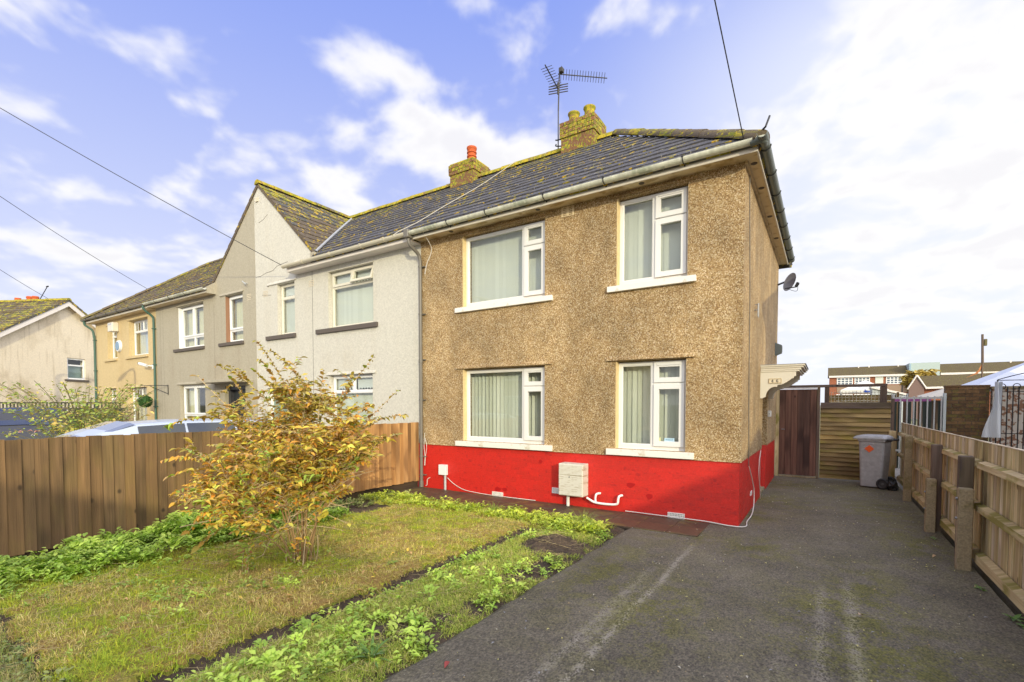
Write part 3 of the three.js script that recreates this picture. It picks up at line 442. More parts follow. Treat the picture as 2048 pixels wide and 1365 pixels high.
  ridgeLine(roof, [.22, EY + .07, EZ - .0], [-2.9, RY + .06, RZ + .05], [M.tileBrown[0], M.tileBrown[1], M.moss], .11);
  mesh('hip_iron', [rod(V(.15, EY + .06, .30), V(.27, EY + .1, .40), .012), rod(V(.27, EY + .1, .40), V(.31, EY + .24, .36), .012)], M.black, roof);
  chimney(main, -4.13, -3.29, -3.3, -2.62, 7.42, 7.9, [{ x: -3.93, z: -2.95, r: .135, h: .33, m: M.moss }, { x: -3.55, z: -2.95, r: .135, h: .34, m: M.moss }]);
  // air bricks and vents in the walls
  const grille = (x0, x1, y0, y1, z, mat, nx, ny, nm = 'air_brick') => { const hs = [], w = (x1 - x0) / nx, h = (y1 - y0) / ny; for (let i = 0; i < nx; i++) for (let j = 0; j < ny; j++) hs.push(rect(x0 + i * w + w * .2, x0 + (i + 1) * w - w * .2, y0 + j * h + h * .2, y0 + (j + 1) * h - h * .2).reverse()); const g = part(nm, main); mesh('grille', ext(rect(x0 - .008, x1 + .008, y0 - .008, y1 + .008), hs, .012).translate(0, 0, z - .003), mat, g); mesh('grille_back', bx(x0, x1, y0, y1, z - .005, z - .001), M.sillDark, g); };
  grille(-2.72, -2.51, 4.735, 4.875, .0, M.soffit, 2, 5); grille(-4.12, -3.9, .01, .075, -.012, M.sill, 8, 3); grille(-.96, -.735, .012, .078, -.012, M.sill, 10, 3); grille(-2.885, -2.69, .185, .262, -.012, M.upvcW, 9, 4);
  { const g = part('air_brick', main); mesh('grille', rbx(-.018, -.004, .23, .3, -1.36, -1.2, .003), M.upvcW, g); }
  // side door under the canopy
  const dr = part('door', main); mesh('door_leaf', rbx(-.2, -.15, .05, 2.05, -3.46, -2.66, .006), M.upvc, dr); mesh('door_frame', [rbx(-.24, -.1, 0, 2.1, -2.66, -2.621), rbx(-.24, -.1, 0, 2.1, -3.5, -3.462), rbx(-.24, -.1, 2.05, 2.1, -3.46, -2.66)], M.upvcW, dr); mesh('handle', rod(V(-.12, 1.0, -2.75), V(-.12, 1.0, -2.88), .01), M.metal, dr); mesh('door_sill', uvm(rbx(-.2, -.02, 0, .06, -3.46, -2.66, .01)), M.concrete, dr);
  // canopy with the house number on its scrolled bracket
  const cn = part('door_canopy', main), z0 = -2.2, wz = std({ color: rgb(.70, .66, .56), roughness: .6 });
  mesh('canopy_top', [rbx(.0, .655, 2.315, 2.345, -3.8, z0 + .04, .006), rbx(0, .635, 2.285, 2.3155, -3.78, z0 + .025, .008), rbx(0, .60, 2.25, 2.2855, -3.75, z0 + .012, .008), rbx(0, .575, 2.225, 2.2505, -3.73, z0 + .004, .005)], wz, cn);
  mesh('canopy_felt', rbx(0, .67, 2.3455, 2.352, -3.81, z0 + .05, .002), M.lead, cn);
  const sc = [[.0, 2.225], [.525, 2.225], [.525, 2.15], [.50, 2.145], [.49, 2.115]]; for (let i = 0; i <= 8; i++) { const a = i / 8; sc.push([.47 - .2 * a - .02 * Math.sin(a * 3.14), 2.11 - .10 * a - .035 * Math.sin(a * 3.14)]); } sc.push([.25, 1.995], [.25, 1.975]); for (let i = 0; i <= 8; i++) { const a = i / 8; sc.push([.23 - .15 * Math.sin(a * 1.57), 1.975 - .17 * (1 - Math.cos(a * 1.57))]); } sc.push([.03, 1.78], [.0, 1.78]);
  for (const z of [z0 - .06, -3.72]) mesh('bracket', ext(sc, [], .05, .004).translate(0, 0, z), wz, cn);
  mesh('number_plate', rbx(.125, .325, 2.03, 2.115, z0, z0 + .004, .0015), std({ color: rgb(.74, .66, .5), roughness: .4 }), cn);
  mesh('plate_border', ring(.129, .321, 2.034, 2.111, .005, z0 + .0035, z0 + .011).scale(1, 1, 1), std({ color: rgb(.5, .38, .2), roughness: .5 }), cn);
  const font = await new FontLoader().loadAsync('fonts/droid/droid_serif_bold.typeface.json');
  for (const [ch, x] of [['4', .165], ['6', .237]]) mesh('numeral', clean(new TextGeometry(ch, { font, size: .048, depth: .003, curveSegments: 5 })).translate(x, 2.048, z0 + .004), M.black, cn);
  // down pipe on the joint with the white house
  const dp = part('downpipe', main); mesh('pipe', [rod(V(-5.815, .03, .06), V(-5.815, 4.52, .06), .034, .034, 14)], M.pipe, dp);
  mesh('swan_neck', [tube([V(-5.86, 4.95, .335), V(-5.86, 4.83, .335), V(-5.85, 4.76, .30), V(-5.82, 4.62, .10), V(-5.815, 4.5, .06)], .034, 24, 10), rbx(-5.92, -5.80, 4.88, 5.04, .26, .42, .02)], M.pipe, dp);
  for (const y of [4.38, 3.45, 2.55, 1.75, .62, .25]) mesh('pipe_clip', [cyl(.041, .041, .03, -5.815, y, .06), bx(-5.8, -5.72, y + .005, y + .02, .0, .05)], M.pipe, dp);
  mesh('pipe_socket', [cyl(.042, .042, .1, -5.815, .9, .06), cyl(.045, .042, .12, -5.815, .02, .06), cyl(.042, .042, .06, -5.815, 2.5, .06)], M.pipe, dp);
}

// ---------------------------------------------------------------- the other houses of the terrace
const gableTop = 7.40, GS = (7.40 - 5.25) / 2.33;
function topLights(x0, x1, y0, y1, o = {}) {         // top row of small lights over one large pane
  const n = o.n ?? 2, h = o.h ?? .3, f = .05, out = [{ x0: x0 + f, x1: x1 - f, y0: y0 + f, y1: y1 - h - f, sash: 0, frost: false }];
  const w = (x1 - x0 - 2 * f - (n - 1) * .05) / n; for (let i = 0; i < n; i++) { const a = x0 + f + i * (w + .05); out.push({ x0: a, x1: a + w, y0: y1 - h, y1: y1 - f, sash: o.sash ? .035 : 0, open: o.open === i ? .3 : 0, lace: o.lace, bars: o.bars ? [[a + w * .33, a + w * .34, y1 - h, y1 - f], [a + w * .66, a + w * .67, y1 - h, y1 - f]] : null }); }
  return out;
}
const white = thing('white_house', 'white rendered terrace house with cream gutter joined to the pebbledashed house', 'house');
{
  const o = [[-8.77, -7.25, 3.43, 4.74], [-8.77, -7.29, 1.0, 2.345], [-10.82, -10.08, 3.43, 4.73]], door = [-11.35, -10.45, 0, 2.1];
  const P = [[-11.81, 0], [-5.852, 0], [-5.852, HW], [-9.27, HW], [-9.27, 5.25], [GX, gableTop], [-11.81, gableTop - .2 * GS]];
  mesh('wall', uvm(ext(P, [...o, door].map((r) => rect(...r).reverse()), .3).translate(0, 0, -.3)), M.white, white);
  mesh('back_wall', uvm(bx(-11.81, -5.86, 0, HW, -5.5, -5.2)), M.white, white); mesh('party_wall', bx(-11.8, -11.7, 0, HW, -5.2, -.3), M.inside, white);
  mesh('inner_lining', [bx(-11.69, -5.87, .02, .1, -5.2, -.3), bx(-11.69, -5.87, 2.6, 2.7, -5.2, -.3), bx(-11.69, -5.87, .1, HW, -1.4, -1.36)], M.inside, white);
  mesh('plinth', uvm(bx(-11.8, -5.853, 0, .2, 0, .015)), std({ color: rgb(.25, .03, .03) }), white); mesh('corner_plinth', uvm(bx(-5.95, -5.853, .2, .9, 0, .01)), M.red[0], white);
  const sl = (x0, x1, y0, y1) => ({ from: x0 + .06, to: x1 - .02, y0: y0 + .05, y1, pitch: .08, width: .089, turn: .35, z: -.235, mats: M.slatPale });
  openWin(white, { x0: -8.75, x1: -7.27, y0: 3.44, y1: 4.73, zf: -.1, fm: M.creamF, lights: topLights(-8.75, -7.27, 3.44, 4.73, { lace: true, sash: true, open: 1, h: .32 }), slats: sl(-8.75, -7.27, 3.44, 4.4), sill: { x0: -9.2, x1: -7.1, y0: 3.34, y1: 3.44, mat: M.sillDark } });
  openWin(white, { x0: -8.75, x1: -7.31, y0: 1.01, y1: 2.335, zf: -.1, fm: M.upvcW, lights: topLights(-8.75, -7.31, 1.01, 2.335, { lace: true, h: .34 }), slats: sl(-8.75, -7.31, 1.01, 1.95), sill: { x0: -9.1, x1: -7.15, y0: .91, y1: 1.005, mat: M.sillDark } });
  openWin(white, { x0: -10.8, x1: -10.1, y0: 3.44, y1: 4.72, zf: -.1, fm: M.creamF, lights: topLights(-10.8, -10.1, 3.44, 4.72, { n: 1, lace: true, h: .32 }), slats: sl(-10.8, -10.1, 3.44, 4.36), sill: { x0: -11.3, x1: -10.03, y0: 3.34, y1: 3.44, mat: M.sillDark } });
  dripLip(white, -8.85, -7.18, 2.355, M.white, .03); dripLip(white, -11.25, -10.0, 4.745, M.white, .03);
  const d = part('door', white); mesh('door_leaf', rbx(-11.3, -10.5, .03, 2.05, -.2, -.15, .006), plastic(.22, .3, .24), d); mesh('door_frame', [rbx(-11.349, -11.301, 0, 2.099, -.22, -.1), rbx(-10.499, -10.451, 0, 2.099, -.22, -.1), rbx(-11.3, -10.5, 2.05, 2.099, -.22, -.1)], M.upvcW, d); mesh('handle', rod(V(-10.62, 1, -.13), V(-10.62, 1.12, -.13), .012), M.metal, d);
  mesh('party_joint', bx(-9.372, -9.362, .2, 4.9, -.001, .0025), M.sillDark, white);
  // cracks in the render of the gable
  const crack = (pts) => { const g = []; for (let i = 0; i + 1 < pts.length; i++) g.push(rod(V(pts[i][0], pts[i][1], .0005), V(pts[i + 1][0], pts[i + 1][1], .0005), .005, .005, 5)); mesh('crack', g, M.sillDark, white); };
  crack([[-11.79, 5.05], [-11.55, 5.05], [-11.3, 5.1], [-11.0, 5.11], [-10.8, 5.2], [-10.55, 5.22], [-10.35, 5.24]]); crack([[-11.6, 6.45], [-11.4, 6.48], [-11.2, 6.58]]); crack([[-11.5, 4.55], [-11.3, 4.52], [-11.1, 4.5]]);
  for (const x of [-11.45, -9.5]) { mesh('air_brick', [bx(x, x + .2, 4.5, 4.515, 0, .006), bx(x, x + .2, 4.54, 4.555, 0, .006), bx(x, x + .2, 4.58, 4.595, 0, .006), bx(x, x + .2, 4.62, 4.635, 0, .006)], M.cream, white); }
  mesh('gable_stub', rbx(-11.72, -11.6, 7.0, 7.1, .0, .03), M.cream, white);
  mesh('fascia', [rbx(-9.95, -5.86, 4.86, 5.03, .245, .265, .003)], M.fasciaW, white); mesh('soffit', uvm(bx(-9.95, -5.86, 4.861, 4.88, -.02, .244)), M.fasciaW, white);
  mesh('eaves_end', uvm(ext([[-.0, 4.86], [.26, 4.86], [.27, 5.03], [.0, 5.2]], [], .03).rotateY(-Math.PI / 2).translate(-9.95, 0, 0)), M.fasciaW, white);
  gutterX(white, -10.02, -5.93, 4.995, .335, M.gutterC, .062, [-9.2, -8.2, -7.2, -6.5], M.gutterC);
  const roof = part('roof', white);
  const rm = (u, v, p) => { const a = v * .9 + perlin.noise(p[0] * 1.1, p[1] * 1.6, 3) * .6 + rr(-.35, .35); return a > 1.12 ? M.tile[3] : a > .8 ? M.tile[2] : a > .28 ? M.tile[1] : M.tile[0]; };
  const rg = (u, v, p) => { const a = v * v * 1.1 + rr(-.3, .3) + perlin.noise(p[2] * 2, p[1] * 2, 8) * .4; return a > 1.0 ? M.tile[3] : a > .7 ? M.tileBrown[1] : a > .45 ? M.tile[2] : M.tileBrown[0]; };
  roofPlane(roof, [[-9.0, EY, EZ], [-5.853, EY, EZ], [-5.853, RY, RZ], [GX + .05, RY, RZ]], { parts: true, mat: rm });
  const GF = 5.23, gxr = GX + (RY - GF) / GS, zc = EZ - (GF - EY) / ((RY - EY) / (EZ - RZ));
  roofPlane(roof, [[gxr, GF, .03], [gxr - .0, GF, zc - .05], [GX, RY, RZ], [GX, RY, .03]], { parts: true, mat: rg, gauge: .25, slab: M.tileBrown[0] });
  roofPlane(roof, [[-5.853, EY, BZ], [-11.81, EY, BZ], [-11.81, RY, RZ], [-5.853, RY, RZ]], { plain: true });
  mesh('valley_lead', [tube([V(gxr + .03, GF + .03, zc + .06), V((gxr + GX) / 2 + .03, (GF + RY) / 2 + .035, (zc + RZ) / 2 + .02), V(GX + .1, RY + .02, RZ)], .034, 12, 6)], M.lead, roof);
  mesh('gable_foot', rbx(gxr - .12, gxr + .03, 5.12, 5.26, -.02, .1, .01), M.greyR, roof);
  ridgeLine(roof, [-11.6, RY + .06, RZ], [-5.87, RY + .06, RZ], M.moss, .12); ridgeLine(roof, [GX, RY + .05, .05], [GX, RY + .05, RZ], [M.moss, M.tileBrown[1], M.moss], .11);
  chimney(white, -7.34, -6.52, -3.35, -2.62, 7.42, 7.86, [{ x: -6.83, z: -2.95, r: .13, h: .44, m: M.terra, band: true }]);
}
const greyH = thing('grey_house', 'taupe grey rendered terrace house left of the white house under half the gable', 'house');
{
  const o = [[-14.64, -16.26, 3.42, 4.74], [-13.38, -12.46, 3.42, 4.75], [-16.26, -14.64, 1.0, 2.29]].map((r) => [Math.min(r[0], r[1]), Math.max(r[0], r[1]), r[2], r[3]]), door = [-13.5, -12.4, 0, 2.2];
  const P = [[-17.86, 0], [-11.812, 0], [-11.812, gableTop - .21 * GS], [GX - 2.33, 5.25], [GX - 2.33, HW], [-17.86, HW]];
  mesh('wall', uvm(ext(P, [...o, door].map((r) => rect(...r).reverse()), .3).translate(0, 0, -.298)), M.greyR, greyH);
  mesh('back_wall', uvm(bx(-17.86, -11.82, 0, HW, -5.5, -5.2)), M.greyR, greyH); mesh('inner_lining', [bx(-17.8, -11.9, .02, .1, -5.2, -.3), bx(-17.8, -11.9, 2.6, 2.7, -5.2, -.3), bx(-17.8, -11.9, .1, HW, -1.4, -1.36)], M.inside, greyH);
  const low = (x0, x1, y0, y1, n) => { const f = .06, w = (x1 - x0 - 2 * f - (n - 1) * .06) / n, out = []; for (let i = 0; i < n; i++) { const a = x0 + f + i * (w + .06); out.push({ x0: a, x1: a + w, y0: y0 + f, y1: y0 + .32 }, { x0: a, x1: a + w, y0: y0 + .38, y1: y1 - f, sash: .03 }); } return out; };
  const cur = [.55, .52, .36];
  openWin(greyH, { x0: -16.24, x1: -14.66, y0: 3.43, y1: 4.73, zf: -.11, fm: M.upvcW, lights: low(-16.24, -14.66, 3.43, 4.73, 2), curtains: [[-16.2, -15.75, 3.45, 4.7, cur], [-15.5, -15.0, 3.45, 4.7, cur]], sill: { x0: -16.55, x1: -14.6, y0: 3.34, y1: 3.43, mat: M.sillDark } });
  openWin(greyH, { x0: -13.36, x1: -12.48, y0: 3.43, y1: 4.74, zf: -.11, fm: M.upvcW, lights: low(-13.36, -12.48, 3.43, 4.74, 1), curtains: [[-13.3, -12.95, 3.45, 4.7, cur]], sill: { x0: -13.72, x1: -12.42, y0: 3.34, y1: 3.43, mat: M.sillDark } });
  openWin(greyH, { x0: -16.24, x1: -14.66, y0: 1.01, y1: 2.28, zf: -.11, fm: M.upvcW, lights: low(-16.24, -14.66, 1.01, 2.28, 2), curtains: [[-16.2, -15.6, 1.03, 2.2, cur]], sill: { x0: -16.5, x1: -14.6, y0: .92, y1: 1.01, mat: M.sillDark } });
  mesh('reveal', bx(-16.259, -16.243, 3.45, 4.72, -.16, -.005), M.upvcW, greyH); mesh('reveal', bx(-13.379, -13.363, 3.45, 4.73, -.16, -.005), std({ color: rgb(.30, .16, .09) }), greyH);
  dripLip(greyH, -16.35, -14.6, 4.755, M.greyR, .03); dripLip(greyH, -13.66, -12.4, 4.765, M.greyR, .03); dripLip(greyH, -16.45, -14.6, 2.305, M.greyR, .03);
  const d = part('door', greyH); mesh('door_leaf', rbx(-13.4, -12.5, .03, 2.1, -.25, -.2, .006), plastic(.03, .035, .04), d); mesh('door_frame', [rbx(-13.499, -13.401, 0, 2.199, -.26, -.1), rbx(-12.499, -12.401, 0, 2.199, -.26, -.1), rbx(-13.4, -12.5, 2.101, 2.199, -.26, -.1)], plastic(.05, .05, .055), d); mesh('handle', rod(V(-12.62, 1, -.18), V(-12.62, 1.12, -.18), .012), M.metal, d);
  mesh('door_hood', uvm(rbx(-14.1, -12.0, 2.28, 2.35, .0, .5, .01)), M.greyR, greyH);
  for (const x of [-17.55, -17.35]) mesh('wall_joint', bx(x, x + .008, .0, 4.9, -.001, .0025), M.sillDark, greyH); mesh('wall_joint', bx(-14.03, -14.022, .0, 4.6, -.001, .0025), M.sillDark, greyH);
  mesh('air_brick', [0, 1, 2, 3].map((k) => bx(-12.25, -12.05, 4.5 + k * .045, 4.515 + k * .045, .001, .008)), M.cream, greyH);
  mesh('wall_bracket', [rod(V(-12.2, 4.95, .0), V(-12.2, 4.95, .12), .012), rod(V(-12.28, 5.0, .1), V(-12.12, 4.9, .1), .015)], M.galv, greyH);
  mesh('eaves_end', uvm(ext([[-.0, 4.86], [.26, 4.86], [.27, 5.03], [.0, 5.22]], [], .03).rotateY(-Math.PI / 2).translate(-13.87, 0, 0)), M.greyR, greyH); mesh('fascia', rbx(-17.86, -13.9, 4.88, 5.02, .24, .26, .003), M.fascia, greyH); mesh('soffit', bx(-17.86, -13.9, 4.881, 4.899, -.02, .239), M.soffit, greyH);
  gutterX(greyH, -17.84, -13.85, 4.995, .33, M.gutterG, .06, [-17, -16, -15]);
  const roof = part('roof', greyH), gm = (u, v) => rnd() + v > 1.25 ? M.tile[3] : rnd() > .5 ? M.tileBrown[0] : M.tile[2];
  const GF = 5.23, gxl = GX - (RY - GF) / GS, zc = EZ - (GF - EY) / ((RY - EY) / (EZ - RZ));
  roofPlane(roof, [[-17.862, EY, EZ], [-14.2, EY, EZ], [GX - .05, RY, RZ], [-17.862, RY, RZ]], { mat: gm });
  roofPlane(roof, [[gxl, GF, zc - .05], [gxl, GF, .03], [GX, RY, .03], [GX, RY, RZ]], { mat: () => M.tileBrown[0], gauge: .25, slab: M.tileBrown[0] });
  roofPlane(roof, [[-11.812, EY, BZ], [-17.862, EY, BZ], [-17.862, RY, RZ], [-11.812, RY, RZ]], { plain: true });
  ridgeLine(roof, [-17.86, RY + .06, RZ], [-11.7, RY + .06, RZ], M.moss, .12);
}
const beige = thing('beige_house', 'beige rendered end house with small leaded top lights at the far left of the terrace', 'house');
{
  const W = [[-20.1, -18.52, 3.41, 4.68], [-22.12, -21.2, 3.41, 4.67], [-20.35, -18.74, .95, 2.29], [-22.35, -21.42, .95, 2.29]];
  mesh('wall', uvm(ext(rect(-23.3, -17.862, 0, HW), W.map((r) => rect(...r).reverse()), .3).translate(0, 0, -.302)), M.beige, beige);
  mesh('left_wall', uvm(bx(-23.3, -23.0, 0, HW, -5.5, -.303)), M.beige, beige); mesh('back_wall', uvm(bx(-22.99, -17.87, 0, HW, -5.5, -5.2)), M.beige, beige); mesh('inner_lining', [bx(-22.9, -17.9, .02, .1, -5.19, -.31), bx(-22.9, -17.9, 2.55, 2.65, -5.19, -.31), bx(-22.9, -17.9, .1, HW, -1.4, -1.36)], M.inside, beige);
  W.forEach((r, i) => openWin(beige, { x0: r[0] + .02, x1: r[1] - .02, y0: r[2] + .01, y1: r[3] - .01, zf: -.16, fm: M.upvcW, lights: topLights(r[0] + .02, r[1] - .02, r[2] + .01, r[3] - .01, { n: i % 2 ? 1 : 2, h: .36, bars: true }), curtains: [[r[0] + .05, r[0] + .5, r[2] + .03, r[3] - .4, [.5, .47, .33]], [r[0] + .55, r[1] - .1, r[2] + .03, r[3] - .4, i < 2 ? [.42, .46, .5] : [.2, .22, .22]]], sill: { x0: r[0] - .25, x1: r[1] + .03, y0: r[2] - .09, y1: r[2], mat: M.beige, z: .06 } }));
  for (const r of W) dripLip(beige, r[0] - .1, r[1] + .08, r[3] + .005, M.beige, .025);
  mesh('fascia', rbx(-23.55, -17.87, 4.86, 5.02, .24, .262, .003), M.fascia, beige); mesh('soffit', bx(-23.55, -17.87, 4.861, 4.88, -.02, .239), M.soffit, beige); mesh('left_soffit', bx(-23.55, -23.31, 4.861, 4.88, -5.8, -.021), M.soffit, beige);
  gutterX(beige, -23.6, -17.9, 4.995, .33, M.pipe, .06, [-23, -22, -21, -20, -19]);
  const roof = part('roof', beige), gm = (u, v) => rnd() + v > 1.4 ? M.tile[3] : rnd() > .35 ? M.tileBrown[0] : M.tileBrown[1];
  roofPlane(roof, [[-23.63, EY, EZ], [-17.864, EY, EZ], [-17.864, RY, RZ], [-20.35, RY, RZ]], { mat: gm });
  roofPlane(roof, [[-23.63, EY, BZ], [-23.63, EY, EZ], [-20.35, RY, RZ]], { mat: gm }); roofPlane(roof, [[-17.864, EY, BZ], [-23.63, EY, BZ], [-20.35, RY, RZ], [-17.864, RY, RZ]], { plain: true });
  ridgeLine(roof, [-20.35, RY + .05, RZ], [-17.87, RY + .05, RZ], M.tileBrown, .11); ridgeLine(roof, [-23.6, EY + .08, EZ], [-20.4, RY + .05, RZ], M.tileBrown, .1);
  const dp = part('downpipe', beige); mesh('pipe', [tube([V(-17.95, 4.94, .33), V(-17.95, 4.86, .33), V(-17.93, 4.75, .24), V(-17.9, 4.6, .08), V(-17.9, 4.4, .06)], .036, 16, 8), rod(V(-17.9, .02, .06), V(-17.9, 4.45, .06), .036)], M.pipeGreen, dp); for (const y of [4.2, 3, 1.6, .4]) mesh('pipe_clip', bx(-17.95, -17.85, y, y + .03, 0, .105), M.pipeGreen, dp);
  const d2 = part('downpipe', beige); mesh('pipe', [tube([V(-23.4, 4.94, .33), V(-23.4, 4.8, .3), V(-23.3, 4.6, .1), V(-23.24, 4.3, .07)], .04, 16, 8), rod(V(-23.24, .02, .06), V(-23.24, 4.4, .06), .04)], M.pipeGreen, d2); for (const y of [4.2, 3, 1.6, .4]) mesh('pipe_clip', bx(-23.3, -23.18, y, y + .03, 0, .105), M.pipeGreen, d2);
}
{ // fittings on the beige and grey houses
  const b = thing('alarm_box', 'white box alarm under the eaves between the two upper windows of the beige house', 'alarm box', [-21.15, 4.38, 0]); mesh('case', rbx(-.3, .16, 0, .33, .0, .2, .02), plastic(.75, .7, .6), b); mesh('label_plate', bx(-.24, .1, .23, .29, .2, .203), plastic(.5, .52, .55), b);
  const a = thing('burglar_alarm', 'round blue and white burglar alarm on the beige wall below the box', 'alarm', [-20.95, 3.84, 0]); mesh('rim', clean(new THREE.CylinderGeometry(.2, .22, .07, 24)).rotateX(Math.PI / 2).translate(0, 0, .035), plastic(.8, .8, .8), a); mesh('face', clean(new THREE.CylinderGeometry(.15, .16, .03, 24)).rotateX(Math.PI / 2).translate(0, 0, .08), plastic(.22, .34, .48), a);
  const c = thing('security_camera', 'white security camera on an arm beside the green downpipe', 'camera', [-18.1, 2.98, 0]); mesh('mount', [rbx(-.05, .08, -.1, .05, 0, .05, .01), rod(V(0, 0, .04), V(-.1, .02, .2), .018)], M.upvcW, c); mesh('camera_body', rod(V(-.02, .0, .2), V(-.34, .08, .3), .05, .05, 12), M.upvcW, c); mesh('lens', rod(V(-.34, .08, .3), V(-.37, .088, .31), .04, .04, 12), M.black, c);
  const k = thing('wall_bracket', 'iron hanging basket bracket on the grey wall by the green downpipe', 'bracket', [-17.05, 2.0, 0]); mesh('bracket_bars', [rod(V(0, 0, .02), V(0, .32, .02), .012), rod(V(0, .3, .02), V(-.72, .3, .5), .01), rod(V(0, .03, .02), V(-.5, .29, .35), .009)], M.black, k);
  const t = thing('topiary_ball', 'round green artificial topiary ball hanging before the downpipe of the beige house', 'topiary ball', [-17.72, 1.78, .42]), gs = []; mesh('hanger', rod(V(0, .2, 0), V(-.02, .5, 0), .006), M.black, t);
  for (let i = 0; i < 900; i++) { const z = rr(-1, 1), a2 = rr(0, 6.283), r = .2 * (.86 + .16 * rnd()), s = Math.sqrt(1 - z * z), g = clean(new THREE.PlaneGeometry(.035, .03)); g.rotateX(rr(0, 3)).rotateY(rr(0, 6)).translate(r * s * Math.cos(a2), r * z, r * s * Math.sin(a2)); gs.push(g); } gs.push(clean(new THREE.IcosahedronGeometry(.17, 2))); mesh('leaves', gs, std({ color: rgb(.05, .13, .03) }), t);
}
// house at the far left, seen at its gable
const farL = thing('gabled_house', 'stained cream house at the far left with white bargeboards and mossy roof', 'house', [-30.7, 0, -1.0]); farL.rotation.y = .44;
{ // local x runs along the ridge (to the right is the gable face), local -z runs away from the camera
  const g = farL, half = 4.6, apex = 6.75, sl = .66, eave = apex - half * sl, P = [[-half, 0], [half, 0], [half, eave], [0, apex], [-half, eave]];
  const toX = (e) => e.rotateY(Math.PI / 2);         // drawn in (-z, y), faces +x
  const win = rect(.05, .95, 2.95, 4.02);
  mesh('wall', uvm(toX(ext(P, [win.reverse()], .3).translate(0, 0, -.3))), M.cream, g);
  mesh('front_wall', uvm(bx(-9, -.31, 0, eave, half - .3, half)), M.cream, g); mesh('back_wall', uvm(bx(-9, -.31, 0, eave, -half, -half + .3)), M.cream, g); mesh('inner_wall', bx(-1.2, -1.1, 0, eave + 1, -half + .31, half - .31), M.inside, g);
  const w = part('window', g); const zz = (q) => toX(q.translate(0, 0, -.1));
  mesh('frame', zz(ext(rect(.06, .94, 2.96, 4.01), [rect(.12, .88, 3.7, 3.95).reverse(), rect(.12, .88, 3.03, 3.63).reverse()], .05)), M.upvcW, w); mesh('pane', zz(bx(.1, .9, 3.0, 3.97, -.02, -.014)), M.glass, w); mesh('net_curtain', zz(bx(.1, .9, 3.0, 3.65, -.12, -.11)), std({ color: rgb(.26, .33, .32) }), w); mesh('sill', toX(rbx(-.1, 1.08, 2.86, 2.95, -.02, .07)), M.sillDark, w);
  const roof = part('roof', g), ov = .3, e2 = eave - .25 * sl, y0 = .12, hz = half + .25;
  const fm = () => pick([M.tileFar, M.tile[3], M.tileBrown[1], M.tileBrown[0]]);
  roofPlane(roof, [[-9, e2 + y0, hz], [ov, e2 + y0, hz], [ov, apex + y0, 0], [-9, apex + y0, 0]], { mat: fm }); roofPlane(roof, [[ov, e2 + y0, -hz], [-9, e2 + y0, -hz], [-9, apex + y0, 0], [ov, apex + y0, 0]], { mat: fm });
  ridgeLine(roof, [-9, apex + .17, 0], [ov, apex + .17, 0], M.moss, .12);
  for (const s of [-1, 1]) mesh('bargeboard', toX(ext([[0, apex - .2], [0, apex + .08], [s * hz, e2 + .08], [s * hz, e2 - .2]], [], .03).translate(0, 0, ov - .06)), M.fasciaW, g);
  for (const s of [-1, 1]) mesh('verge_soffit', toX(ext([[0, apex - .02], [0, apex + .03], [s * hz, e2 + .03], [s * hz, e2 - .02]], [], ov - .06).translate(0, 0, .001)), M.fasciaW, g);
  const c = part('chimney', g); mesh('chimney_stack', uvm(bx(-3.6, -2.2, apex - .4, apex + .18, -.9, -.2)), M.mossBrick[0], c); for (const x of [-2.62, -2.3]) mesh('chimney_pot', [cyl(.15, .13, .32, x, apex + .15, -.5, 14), cyl(.155, .155, .06, x, apex + .38, -.5, 14)], M.terra, c); mesh('chimney_pot', [cyl(.15, .13, .26, -3.35, apex + .15, -.5, 14)], M.terra, c);
  mesh('aerial_stick', [rod(V(-1.75, apex + .1, -.2), V(-1.2, apex + .85, -.2), .018), rod(V(-1.24, apex + .85, -.2), V(-1.14, apex + .87, -.2), .035)], M.black, g);
}

